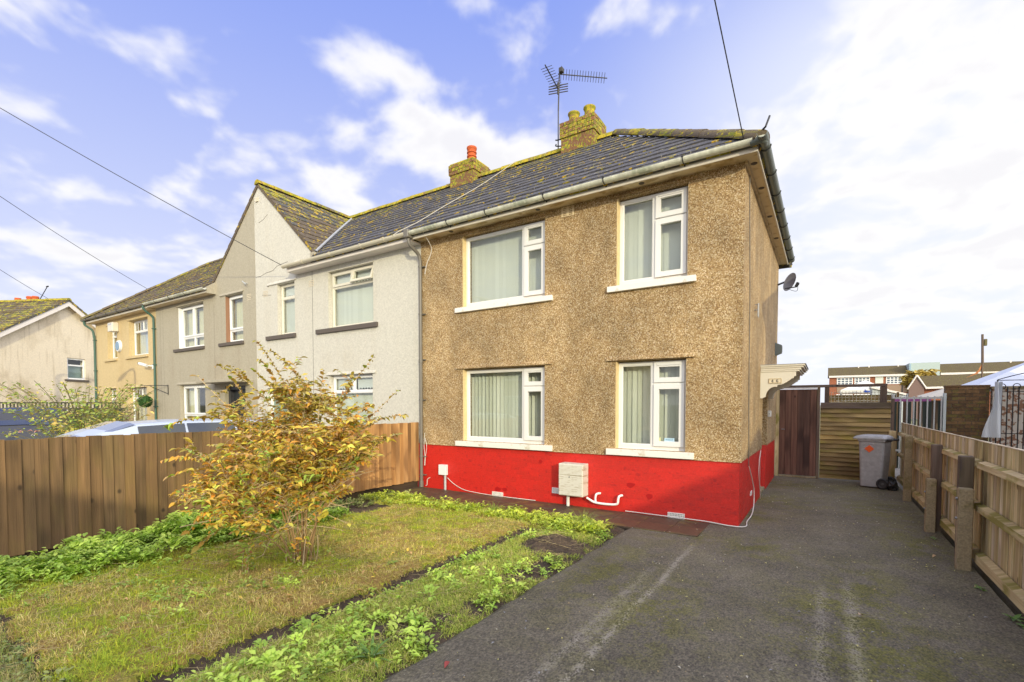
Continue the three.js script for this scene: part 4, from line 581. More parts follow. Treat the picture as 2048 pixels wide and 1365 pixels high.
// ---------------------------------------------------------------- houses outside the frame whose shadows and reflections the photograph shows
function plainHouse(name, label, x0, x1, z0, z1, eave, ridge, wallM, faceZ, group) {   // hipped, with windows in one long side
  const h = thing(name, label, 'house', [(x0 + x1) / 2, 0, (z0 + z1) / 2], group), X = (x1 - x0) / 2, Z = (z1 - z0) / 2, hip = Math.min(X, Z) * .98;
  const winX = []; for (let x = -X + 1.2; x < X - 2; x += 3) winX.push(x); const hol = (y) => winX.map((x) => rect(x, x + 1.5, y, y + 1.3).reverse());
  const front = ext(rect(-X, X, 0, eave), [...hol(1), ...hol(3.4)], .25); if (faceZ > 0) front.translate(0, 0, Z - .25); else front.rotateY(Math.PI).translate(0, 0, -Z + .25);
  mesh('wall', uvm(front), wallM, h); mesh('back_wall', uvm(faceZ > 0 ? bx(-X, X, 0, eave, -Z, -Z + .25) : bx(-X, X, 0, eave, Z - .25, Z)), wallM, h); mesh('end_wall', uvm(bx(-X, -X + .25, 0, eave, -Z + .26, Z - .26)), wallM, h); mesh('end_wall', uvm(bx(X - .25, X, 0, eave, -Z + .26, Z - .26)), wallM, h); mesh('inner_wall', bx(-X + .3, X - .3, 0, eave, -.06, .06), M.inside, h);
  for (const x of winX) for (const y of [1, 3.4]) { const xx = faceZ > 0 ? x : -x - 1.5, zf = faceZ * (Z - .1), w = part('window', h); mesh('frame', [bx(xx, xx + 1.5, y, y + .07, zf - .03, zf + .03), bx(xx, xx + 1.5, y + 1.23, y + 1.3, zf - .03, zf + .03), bx(xx, xx + .07, y + .07, y + 1.23, zf - .03, zf + .03), bx(xx + 1.43, xx + 1.5, y + .07, y + 1.23, zf - .03, zf + .03), bx(xx + .72, xx + .78, y + .07, y + 1.23, zf - .03, zf + .03)], M.upvcW, w); mesh('pane', bx(xx + .07, xx + 1.43, y + .07, y + 1.23, zf - .004, zf + .004), M.glass, w); mesh('curtain', bx(xx + .05, xx + 1.45, y + .05, y + 1.25, zf - faceZ * .12 - .004, zf - faceZ * .12 + .004), M.lace, w); mesh('sill', bx(xx - .1, xx + 1.6, y - .09, y - .002, faceZ > 0 ? Z - .1 : -Z - .06, faceZ > 0 ? Z + .06 : -Z + .1), M.sill, w); }
  const r = part('roof', h), o = .35, e = eave - .0; const A = [-X - o, e, Z + o], B = [X + o, e, Z + o], C = [X + o, e, -Z - o], D = [-X - o, e, -Z - o], E = [-X - o + hip, ridge, 0], F = [X + o - hip, ridge, 0];
  for (const q of [[A, B, F, E], [B, C, F], [C, D, E, F], [D, A, E]]) roofPlane(r, q, { plain: true });
  mesh('eaves_board', [bx(-X - o, X + o, e - .14, e - .02, Z + .002, Z + o - .01), bx(-X - o, X + o, e - .14, e - .02, -Z - o + .01, -Z - .002), bx(-X - o + .001, -X - .002, e - .14, e - .02, -Z, Z), bx(X + .002, X + o - .001, e - .14, e - .02, -Z, Z)], M.fascia, r);
  return h;
}
plainHouse('neighbour_house', 'next house to the right, out of the picture, whose eaves shade the side wall', 5.0, 11, -4.0, 1.55, 4.98, 7.5, M.dash, 1);
plainHouse('street_terrace', 'long terrace across the street, behind the viewer, that shades the drive', 2, 31, 20.5, 26.9, 4.98, 7.5, M.white, -1);
plainHouse('corner_house', 'tall hipped house at the street bend behind the viewer, shading the red base', 16.1, 27, 11.6, 19.4, 5.0, 7.85, M.cream, -1);
plainHouse('street_terrace', 'terrace further along across the street, reflected in the lower left window', -30, -9, 20.5, 26.9, 4.98, 7.5, M.beige, -1);
for (const [x, z, ang, label] of [[-10.9, 7.9, 0, 'galvanised street lamp behind the viewer whose shadow falls on the beige house'], [-22.5, 6.6, 2.6, 'galvanised street lamp out of frame whose shadow falls on the far left gable']]) {
  const l = thing('street_lamp', label, 'street lamp', [x, 0, z], 'street lamps along the pavement'); l.rotation.y = ang;
  mesh('post', [rod(V(0, 0, 0), V(0, 1.2, 0), .09, .085, 12), rod(V(0, 1.2, 0), V(0, 5.7, 0), .065, .05, 12)], M.galv, l); mesh('arm', tube([V(0, 5.6, 0), V(0, 5.85, .05), V(0, 5.98, .25), V(0, 6.04, .7)], .045, 16, 8), M.galv, l); mesh('lantern', clean(new THREE.SphereGeometry(1, 14, 8)).scale(.14, .09, .42).translate(0, 6.02, 1.0), M.galv, l);
}

// ---------------------------------------------------------------- fences, gate and boundary things
{ // left fence: vertical boards along x = -5.93
  const f = thing('board_fence', 'brown vertical board fence between the lawn and the white house yard', 'fence', [-5.93, 0, 0]);
  let z = .03, i = 0;
  while (z < 7.9) {
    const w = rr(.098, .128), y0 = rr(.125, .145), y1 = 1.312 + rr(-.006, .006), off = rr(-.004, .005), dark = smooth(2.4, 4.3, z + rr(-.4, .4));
    const g = uvm(tri([[off, y0, z - .012], [off, y0, z + w], [off, y1, z + w], [off, y1, z - .012], [off - .012, y0, z - .012], [off - .022, y0, z + w], [off - .022, y1, z + w], [off - .012, y1, z - .012]].map((q) => [q[0] + (q[2] > z + .05 ? -.006 : .009), q[1], q[2]]), [[1, 0, 3, 2], [0, 4, 7, 3], [1, 2, 6, 5], [3, 7, 6, 2], [0, 1, 5, 4], [4, 5, 6, 7]]), rnd() * 3, rnd() * 3);
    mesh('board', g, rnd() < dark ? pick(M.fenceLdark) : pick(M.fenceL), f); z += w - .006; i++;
  }
  for (const y of [.35, 1.05]) mesh('rail', uvm(bx(-.1, -.03, y, y + .06, .02, 7.9), 0, 0, true), M.fenceLdark[0], f);
  for (const z2 of [.1, 2, 3.9, 5.8, 7.7]) mesh('post', uvm(bx(-.18, -.101, 0, 1.28, z2, z2 + .08)), M.fenceLdark[1], f);
  mesh('gravel_board', uvm(bx(-.06, -.03, -.05, .13, .02, 7.9), 0, 0, true), M.gravel[0], f);
}
{ // right fence: the back of a board fence, rails and posts towards the drive
  const f = thing('board_fence', 'weathered board fence on the right of the drive with mossy rails', 'fence', [2.3, 0, 0]);
  let z = -5.9;
  while (z < 7.9) { const w = rr(.085, .115), y0 = rr(.05, .1), y1 = 1.285 + rr(-.004, .004), t = rr(-.004, .004); mesh('board', uvm(rbx(t, t + .018, y0, y1, z, z + w - .004, .003), rnd() * 3, rnd() * 3), pick(M.fenceR), f); z += w; }
  const posts = [-5.75, -3.56, -1.17, .58, 2.75, 4.9];
  for (let i = 0; i + 1 < posts.length; i++) for (const [y, h, m] of [[1.03, .075, 0], [.60, .075, 1], [.09, .11, 1]]) { const a = posts[i] + .06, b = posts[i + 1] - .06; mesh('rail', uvm(tri([[-.012, y, a], [-.012, y, b], [-.012, y + h, b], [-.012, y + h, a], [-.075, y + .006, a], [-.075, y + .006, b], [-.07, y + h * .78, b], [-.07, y + h * .78, a]], [[4, 5, 6, 7], [7, 6, 2, 3], [4, 0, 1, 5], [0, 4, 7, 3], [5, 1, 2, 6], [1, 0, 3, 2]]), rnd(), rnd() * 3, true), m ? M.rail[1] : M.rail[0], f); }
  mesh('top_trim', uvm(bx(-.004, .022, 1.286, 1.294, -5.9, 7.9), 0, 0, true), M.fenceR[0], f);
  const post = (z2, y1, m, x0, x1, w, nm, tilt = 0) => { const g = uvm(rbx(x0, x1, -.06, y1, -w / 2, w / 2, .012), rnd(), rnd()); g.rotateX(tilt).translate(0, 0, z2); mesh(nm, g, m, f); };
  post(-3.56, 1.13, M.concrete, -.19, -.08, .10, 'concrete_post', .01); post(-5.75, 1.12, M.rail[0], -.22, -.1, .1, 'post');
  post(-1.22, 1.14, M.darkWood[0], -.16, -.05, .105, 'post', -.01); post(-1.1, .70, M.concrete, -.225, -.12, .10, 'concrete_spur', .012);
  post(.50, 1.14, M.darkWood[1], -.19, -.076, .105, 'post', .015); post(.66, .83, M.concrete, -.215, -.1, .10, 'concrete_spur', .02);
  post(2.75, 1.14, M.darkWood[0], -.19, -.07, .12, 'post'); post(4.9, 1.14, M.darkWood[0], -.19, -.07, .12, 'post');
  mesh('post_bolt', [.72, .52].map((y) => clean(new THREE.CylinderGeometry(.014, .014, .02, 8)).rotateZ(Math.PI / 2).translate(-.222, y, .67)), M.metal, f); mesh('post_bolt', [.52, .3].map((y) => clean(new THREE.CylinderGeometry(.012, .012, .02, 8)).rotateZ(Math.PI / 2).translate(-.228, y, -1.1)), M.metal, f);
}
{ // tall side gate
  const g = thing('side_gate', 'tall dark red brown boarded gate beside the house wall', 'gate', [0, 0, -5.75]);
  for (let i = 0; i < 6; i++) { const x0 = .055 + i * .122, x1 = x0 + .118; mesh('board', uvm(rbx(x0, x1, .04, 2.02, -.03, .0 + (i % 2) * .004, .004), rnd() * 2, rnd() * 2), pick(M.gate), g); }
  mesh('gate_back', uvm(bx(.05, .795, .05, 2.02, -.05, -.031)), M.gate[0], g); mesh('gate_frame', [uvm(bx(-.02, .05, 0, 2.05, -.06, .02))], M.rail[0], g); mesh('gate_frame', uvm(bx(.793, .85, 0, 2.08, -.06, .015)), M.darkWood[0], g); mesh('top_strip', rbx(.05, .8, 2.03, 2.05, -.03, .02, .004), M.fasciaW, g); mesh('threshold', uvm(bx(.06, .79, .0, .03, -.05, .03)), M.concrete, g); mesh('latch', [rod(V(.13, 1.1, .01), V(.13, 1.1, .04), .012), rod(V(.1, 1.1, .04), V(.17, 1.1, .04), .009)], M.metal, g);
  const j = thing('door_post', 'weathered timber frame post standing between the house wall and the side gate', 'post', [-.06, 0, -5.72]); mesh('upright', uvm(bx(-.0, .035, 0, 1.95, .03, .08)), M.rail[0], j); mesh('batten', uvm(bx(.01, .03, 0, 1.95, .081, .11)), M.fenceR[0], j);
}
{ // panel of overlapping horizontal boards behind the bin
  const g = thing('panel_fence', 'mossy panel fence of overlapping horizontal boards behind the grey bin', 'fence', [.86, 0, -5.75]);
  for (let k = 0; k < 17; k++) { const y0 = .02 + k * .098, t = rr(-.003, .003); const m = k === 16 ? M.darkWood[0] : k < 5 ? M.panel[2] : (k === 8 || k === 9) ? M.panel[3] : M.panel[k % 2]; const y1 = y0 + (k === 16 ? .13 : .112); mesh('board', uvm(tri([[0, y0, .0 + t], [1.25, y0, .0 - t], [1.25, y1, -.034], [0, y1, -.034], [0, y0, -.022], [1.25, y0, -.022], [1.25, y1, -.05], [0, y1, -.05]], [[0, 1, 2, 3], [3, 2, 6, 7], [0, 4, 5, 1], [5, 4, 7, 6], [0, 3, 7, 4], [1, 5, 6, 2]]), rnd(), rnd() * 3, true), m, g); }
  mesh('post', uvm(bx(1.255, 1.31, 0, 1.8, -.06, .0)), M.darkWood[0], g);
  const b = thing('timber_frame', 'dark timber beam and post carrying wire mesh above the panel fence', 'frame', [0, 0, -5.9]);
  mesh('beam', uvm(rbx(-.05, 2.05, 2.06, 2.12, -.05, .03, .006), 0, 0, true), M.darkWood[0], b); mesh('post', uvm(rbx(1.93, 2.05, 1.6, 2.058, -.05, .03, .006)), M.darkWood[1], b); mesh('post', uvm(rbx(.93, 1.02, 1.6, 2.058, -.05, .03, .006)), M.darkWood[1], b);
  const w = []; for (let i = 0; i <= 13; i++) { const x = 1.06 + i * .066; w.push(rod(V(x, 1.66, -.09), V(x + rr(-.008, .008), 1.97, -.09), .0045, .0045, 5)); } for (let k = 0; k < 3; k++) w.push(rod(V(1.04, 1.72 + k * .11, -.09), V(1.93, 1.72 + k * .11, -.09), .0035, .0035, 5)); mesh('wire_mesh', w, std({ color: rgb(.6, .56, .45), roughness: .6 }), b);
  const p = thing('galvanised_post', 'thin pale galvanised post at the right end of the panel fence', 'post', [2.14, 0, -5.8]); mesh('tube', cyl(.028, .028, 1.86, 0, 0, 0), M.galv, p); mesh('post_cap', cyl(.031, .026, .03, 0, 1.86, 0), M.galv, p);
  const k = thing('back_fence', 'low brown lap fence in the back garden behind the wire mesh', 'fence', [1.0, 0, -9]); for (let q = 0; q < 9; q++) mesh('board', uvm(bx(0, 1.5, .5 + q * .16, .655 + q * .16, -.02, (q % 2) * .01), rnd(), rnd(), true), M.panel[q % 3], k); for (const x of [-.06, 1.51]) mesh('post', uvm(bx(x, x + .05, 0, 2.0, -.04, .02)), M.fenceLdark[0], k);
}
{ // wheelie bin, its side with the sticker towards the drive, wheels to the right
  const b = thing('wheelie_bin', 'grey wheelie bin with an orange diamond sticker by the panel fence', 'bin', [1.8, 0, -5.02]); b.rotation.y = -.34;
  const body = std({ map: tex(256, 256, (u, v) => { const k = .88 + .2 * fb(u, v, 14, 14, 4, 2); return [172 * k, 172 * k, 174 * k]; }, [.6, .6]), roughness: .55 });
  const sec = (y, x0, x1, z0, z1, r = .05) => { x0 *= .8; x1 *= .8; z0 *= .9; z1 *= .9; const P = [], c = [[x1 - r, z1 - r, 0], [x0 + r, z1 - r, 1], [x0 + r, z0 + r, 2], [x1 - r, z0 + r, 3]]; for (const q of c) for (let i = 0; i <= 3; i++) { const a = (q[2] + i / 3) * Math.PI / 2; P.push([q[0] + r * Math.cos(a), y, q[1] + r * Math.sin(a)]); } return P; };
  const loft = (S) => { const vs = S.flat(), n = S[0].length, F = []; for (let k = 0; k + 1 < S.length; k++) for (let i = 0; i < n; i++) F.push([k * n + i, (k + 1) * n + i, (k + 1) * n + (i + 1) % n, k * n + (i + 1) % n]); F.push([...Array(n).keys()].reverse().map((i) => i).reverse()); F.push([...Array(n).keys()].map((i) => (S.length - 1) * n + n - 1 - i)); return tri(vs, F); };
  mesh('body', uvm(loft([sec(.03, -.23, .22, -.22, .22), sec(.06, -.235, .225, -.225, .225), sec(.55, -.25, .26, -.25, .25), sec(.92, -.265, .28, -.275, .275), sec(.94, -.285, .30, -.295, .295), sec(.97, -.285, .30, -.295, .295)])), body, b);
  mesh('lid', uvm(loft([sec(.972, -.37, .32, -.31, .31), sec(1.0, -.38, .325, -.315, .315), sec(1.035, -.34, .30, -.29, .29, .08), sec(1.06, -.24, .26, -.22, .22, .1)])), body, b); mesh('lid_grip', rbx(-.33, -.285, .965, .99, -.16, .16, .008), body, b);
  mesh('handle', [rod(V(.33, .97, -.22), V(.33, .97, .22), .017), rbx(.23, .34, .945, .99, .2, .24, .01), rbx(.23, .34, .945, .99, -.24, -.2, .01)], M.black, b);
  mesh('axle', rod(V(.21, .11, -.24), V(.21, .11, .24), .013), M.metal, b);
  for (const s of [-1, 1]) { const w = part('wheel', b); mesh('tyre', clean(new THREE.TorusGeometry(.082, .028, 10, 24)).translate(.21, .11, s * .235), M.black, w); mesh('rim', clean(new THREE.CylinderGeometry(.068, .068, .035, 20)).rotateX(Math.PI / 2).translate(.21, .11, s * .235), plastic(.04, .04, .042), w); mesh('hub', clean(new THREE.CylinderGeometry(.022, .022, .05, 12)).rotateX(Math.PI / 2).translate(.21, .11, s * .238), plastic(.1, .1, .1), w); }
  const st = clean(new THREE.CylinderGeometry(.082, .082, .004, 4)).rotateX(Math.PI / 2).scale(1, .92, 1).translate(-.02, .79, .2440); mesh('diamond_sticker', st.rotateX(0), std({ color: rgb(.85, .12, .02), roughness: .5 }), b);
  mesh('embossed_arch', tube([V(-.12, .85, .242), V(-.08, .885, .245), V(.04, .885, .246), V(.08, .85, .244)], .008, 14, 5), body, b);
  const bag = thing('black_bag', 'crumpled black bag on the ground behind the bin wheels', 'bag', [2.07, 0, -4.75]); const sg = clean(new THREE.IcosahedronGeometry(.15, 4)), sp = sg.attributes.position; for (let i = 0; i < sp.count; i++) { const n = 1 + .28 * perlin.noise(sp.getX(i) * 14, sp.getY(i) * 14, sp.getZ(i) * 14); sp.setXYZ(i, sp.getX(i) * n * .6, Math.max(.0, .08 + sp.getY(i) * n * .8), sp.getZ(i) * n); } sg.computeVertexNormals(); mesh('bag_body', sg, std({ color: rgb(.012, .012, .013), roughness: .35 }), bag); mesh('bag_knot', rod(V(0, .16, 0), V(.02, .22, .01), .012, .025), M.black, bag);
}
// meter boxes, pipes and cables on the front wall
{
  const g = thing('gas_meter_box', 'large white gas meter box on the red base between the two lower windows', 'meter box', [-2.45, .2, 0]);
  const wm = std({ map: tex(256, 256, (u, v) => lerp3([214, 210, 196], [176, 164, 140], smooth(.5, .8, fb(u, v, 4, 18, 4, 2))), [.6, .6]), roughness: .6 });
  mesh('cabinet', uvm(rbx(-.21, .22, .0, .52, -.01, .21, .012)), wm, g); mesh('door', [rbx(-.2, .21, .012, .33, .2105, .222, .006), rbx(-.2, .21, .342, .505, .2105, .222, .006)], wm, g); mesh('lower_lip', rbx(-.19, .2, .1, .106, .2225, .225, .001), wm, g); mesh('lock', clean(new THREE.CylinderGeometry(.009, .009, .012, 10)).rotateX(Math.PI / 2).translate(-.01, .31, .224), M.black, g);
  mesh('supply_pipe', cyl(.027, .027, .22, -.1, -.21, .08), M.upvc, g);
  const w = thing('overflow_pipe', 'white plastic pipe bending from the base wall right of the gas meter box', 'pipe', [-2.16, .12, .04]); mesh('pipe_run', [tube([V(-.06, .06, .04), V(.0, .03, .04), V(.08, .0, .04), V(.4, .0, .03), V(.45, .02, .03), V(.46, .08, .03), V(.47, .13, .02), V(.5, .14, -.04)], .019, 40, 8), tube([V(.09, .0, .04), V(.09, .08, .04), V(.1, .13, .03), V(.14, .14, -.04)], .017, 16, 8)], M.upvcW, w);
  const e = thing('cable_box', 'small white cable box on a grey conduit near the downpipe', 'box', [-5.27, .3, 0]); mesh('case', rbx(-.09, .09, 0, .2, -.01, .07, .008), M.upvcW, e); mesh('conduit', cyl(.025, .025, .31, .05, -.31, .03), M.galv, e);
  one('cable', tube([V(-5.16, .25, .03), V(-5.05, .16, .012), V(-4.8, .06, .012), V(-4.5, .03, .02), V(-4.2, .02, .03), V(-3.2, .018, .02)], .007, 40, 5), M.cableW, 'thin white cable drooping from the small cable box along the red base', 'cable');
  one('cable', [tube([V(-5.75, 1.0, .02), V(-5.7, .85, .03), V(-5.73, .65, .03), V(-5.76, .45, .02)], .006, 20, 5), tube([V(-5.76, 1.1, .02), V(-5.77, .85, .03), V(-5.75, .65, .03), V(-5.77, .45, .02)], .006, 20, 5), tube([V(-5.62, .22, .02), V(-5.68, .18, .03), V(-5.7, .06, .03), V(-5.73, .05, .03)], .008, 16, 5)], M.cableW, 'loose white cables beside the downpipe at the left corner', 'cable');
  one('cable', tube([V(.016, .75, -.75), V(.03, .5, -1.05), V(.035, .3, -1.25), V(.04, .12, -1.2), V(.06, .03, -.8), V(.05, .012, -.35), V(.06, .014, .03), V(-.1, .02, .1), V(-.4, .03, .06), V(-.9, .03, .04), V(-1.6, .03, .025)], .008, 90, 6), M.cableW, 'white cable curving round the foot of the red corner', 'cable');
  one('cable', tube([V(.016, .86, -2.3), V(.03, .7, -1.95), V(.032, .5, -1.9), V(.03, .25, -2.1), V(.02, .02, -2.3)], .007, 40, 5), M.cableW, 'white cable hanging on the side of the red base below the canopy', 'cable');
  one('cable', tube([V(.012, 4.85, -.35), V(.008, 4.5, -.42), V(.01, 3.2, -.58), V(.008, 2, -.65), V(.014, .76, -.74)], .006, 40, 5), M.pipe, 'thin dark cable running down the pebbledashed side wall', 'cable');
  one('cable', [tube([V(-5.5, 4.9, .26), V(-5.55, 4.7, .02), V(-5.68, 4.45, .012), V(-5.74, 4.25, .012)], .008, 20, 5)], M.cableW, 'short pale cable from the eaves beside the swan neck', 'cable');
  const sl = (RY - EY) / (EZ - RZ), ry = (z) => EY + (EZ - z) * sl + .05; one('roof_cable', tube([V(-6.22, 4.98, .4), V(-6.2, ry(.3) + .02, .3), V(-6.05, ry(-.1), -.1), V(-5.95, ry(-.8), -.8), V(-5.72, ry(-1.8), -1.8), V(-5.46, RY + .1, -2.9)], .009, 60, 6), plastic(.5, .46, .36), 'long white cable lying across the slate roof from gutter to ridge', 'cable');
  const wb = thing('wall_bracket', 'small rusty cable bracket on the pebbledashed side wall', 'bracket', [0, 3.13, -1.2]); mesh('bracket_bars', [rod(V(0, 0, 0), V(.05, 0, 0), .008), rod(V(.05, -.1, 0), V(.05, .1, 0), .008), rod(V(0, .1, -.1), V(.05, .1, -.1), .008), rod(V(.05, -.1, -.1), V(.05, .12, -.1), .008)], M.metal, wb);
  const dk = std({ color: rgb(.13, .12, .14), roughness: .5 }), d = thing('satellite_dish', 'dark grey satellite dish on an arm at the rear corner of the side wall', 'satellite dish', [0, 4.38, -5.3]);
  const sp = clean(new THREE.SphereGeometry(.5, 20, 8, 0, Math.PI * 2, 0, .42)).rotateX(-1.1).rotateY(1.15).translate(.605, -.195, .18); mesh('reflector', sp, Object.assign(dk, { side: THREE.DoubleSide }), d); mesh('arm', [rod(V(0, -.02, 0), V(.15, .03, 0), .02), rod(V(.15, -.12, 0), V(.38, -.13, .1), .012)], M.black, d); mesh('receiver', [rod(V(.36, -.12, .1), V(.40, -.04, .1), .03), rod(V(.36, -.06, .1), V(.42, -.08, .1), .025)], M.black, d); mesh('lead', tube([V(.4, -.1, .1), V(.38, -.22, .1), V(.3, -.2, .08), V(.2, -.13, .03)], .005, 16, 5), M.black, d);
  const li = thing('wall_light', 'grey bulkhead light on the side wall above the canopy', 'light', [0, 2.75, -5.0]); mesh('case', tri([[0, 0, -.1], [0, .28, -.1], [.13, .22, -.08], [.13, .05, -.08], [0, 0, .1], [0, .28, .1], [.13, .22, .08], [.13, .05, .08]], [[0, 3, 2, 1], [4, 5, 6, 7], [2, 3, 7, 6], [1, 2, 6, 5], [0, 4, 7, 3]]), plastic(.12, .14, .12), li); mesh('lens', rbx(.13, .137, .08, .2, -.06, .06, .002), plastic(.3, .32, .3), li);
  const db = thing('door_entry_box', 'small white box on the wall beside the side door', 'box', [.0, 1.43, -3.6]); mesh('case', rbx(.0, .06, 0, .12, -.05, .05, .01), M.upvcW, db); mesh('button', clean(new THREE.CylinderGeometry(.012, .012, .01, 10)).rotateX(Math.PI / 2).translate(.03, .06, .053), M.galv, db);
}
{ // television aerial strapped to the chimney
  const a = thing('tv_aerial', 'double television aerial on a thin mast strapped to the double-pot chimney', 'aerial', [-4.3, 0, -2.9]);
  mesh('mast', [rod(V(0, 7.5, 0), V(.0, 8.4, 0), .014), rod(V(0, 8.4, 0), V(.025, 9.24, 0), .016)], M.darkMetal, a); mesh('mast_clamp', [tube([V(.16, 7.72, .02), V(-.05, 7.74, .02), V(-.06, 7.76, 0)], .014, 10, 6), tube([V(.16, 7.55, .02), V(-.06, 7.62, .02), V(-.05, 7.66, 0)], .014, 10, 6)], M.black, a);
  const y1 = part('yagi', a), A = V(-.0, 9.21, .02), B = V(.92, 9.15, -.64), g = [rod(A, B, .012)]; for (let i = 0; i < 17; i++) { const p = A.clone().lerp(B, .06 + i / 17 * .94), L = i === 0 ? .14 : .075; g.push(rod(p.clone().add(V(-.04, -L, -.06)), p.clone().add(V(.04, L, .06)), .006, .006, 5)); } g.push(rbx(.08, .17, 9.15, 9.25, .05, .15, .01)); mesh('elements', g, M.darkMetal, y1);
  const y2 = part('yagi', a), C = V(-.0, 8.88, 0), D = V(.06, 8.98, .74), h = [rod(C, D, .013)], sd = V(1, .03, -.1).normalize(); for (let i = 0; i < 9; i++) { const p = C.clone().lerp(D, .1 + i / 9 * .9); h.push(rod(p.clone().addScaledVector(sd, -.13), p.clone().addScaledVector(sd, .13), .006, .006, 5)); } for (let k = 0; k < 4; k++) h.push(rod(V(-.2, 8.78 + k * .055, .1), V(.2, 8.82 + k * .055, -.09), .011)); h.push(rod(V(-.0, 8.76, .02), V(0, 9.02, .02), .02)); mesh('elements', h, M.darkMetal, y2);
  // overhead wires
  const wire = (a2, b2, sag, r, label) => { const P = []; for (let i = 0; i <= 16; i++) { const t = i / 16; P.push(V(mix(a2[0], b2[0], t), mix(a2[1], b2[1], t) - sag * 4 * t * (1 - t), mix(a2[2], b2[2], t))); } one('overhead_wire', tube(P, r, 48, 5), M.cableB, label, 'wire'); };
  wire([-10.05, 5.02, .36], [-15.6, 9.95, 7.6], .12, .008, 'telephone wire running from the white house gutter up past the gable to the left');
  wire([-25, 6.6, -3.2], [-16.2, 9.6, 8.2], .3, .009, 'telephone wire dropping behind the beige house roof');
  wire([-34.5, 6.95, -2.2], [-17.5, 9.0, 8.4], .35, .01, 'lowest wire, passing over the far left gable');
  wire([.03, 4.9, -.02], [-.62, 9.9, 8.0], .02, .007, 'single dark wire from the near corner of the eaves straight up');
}

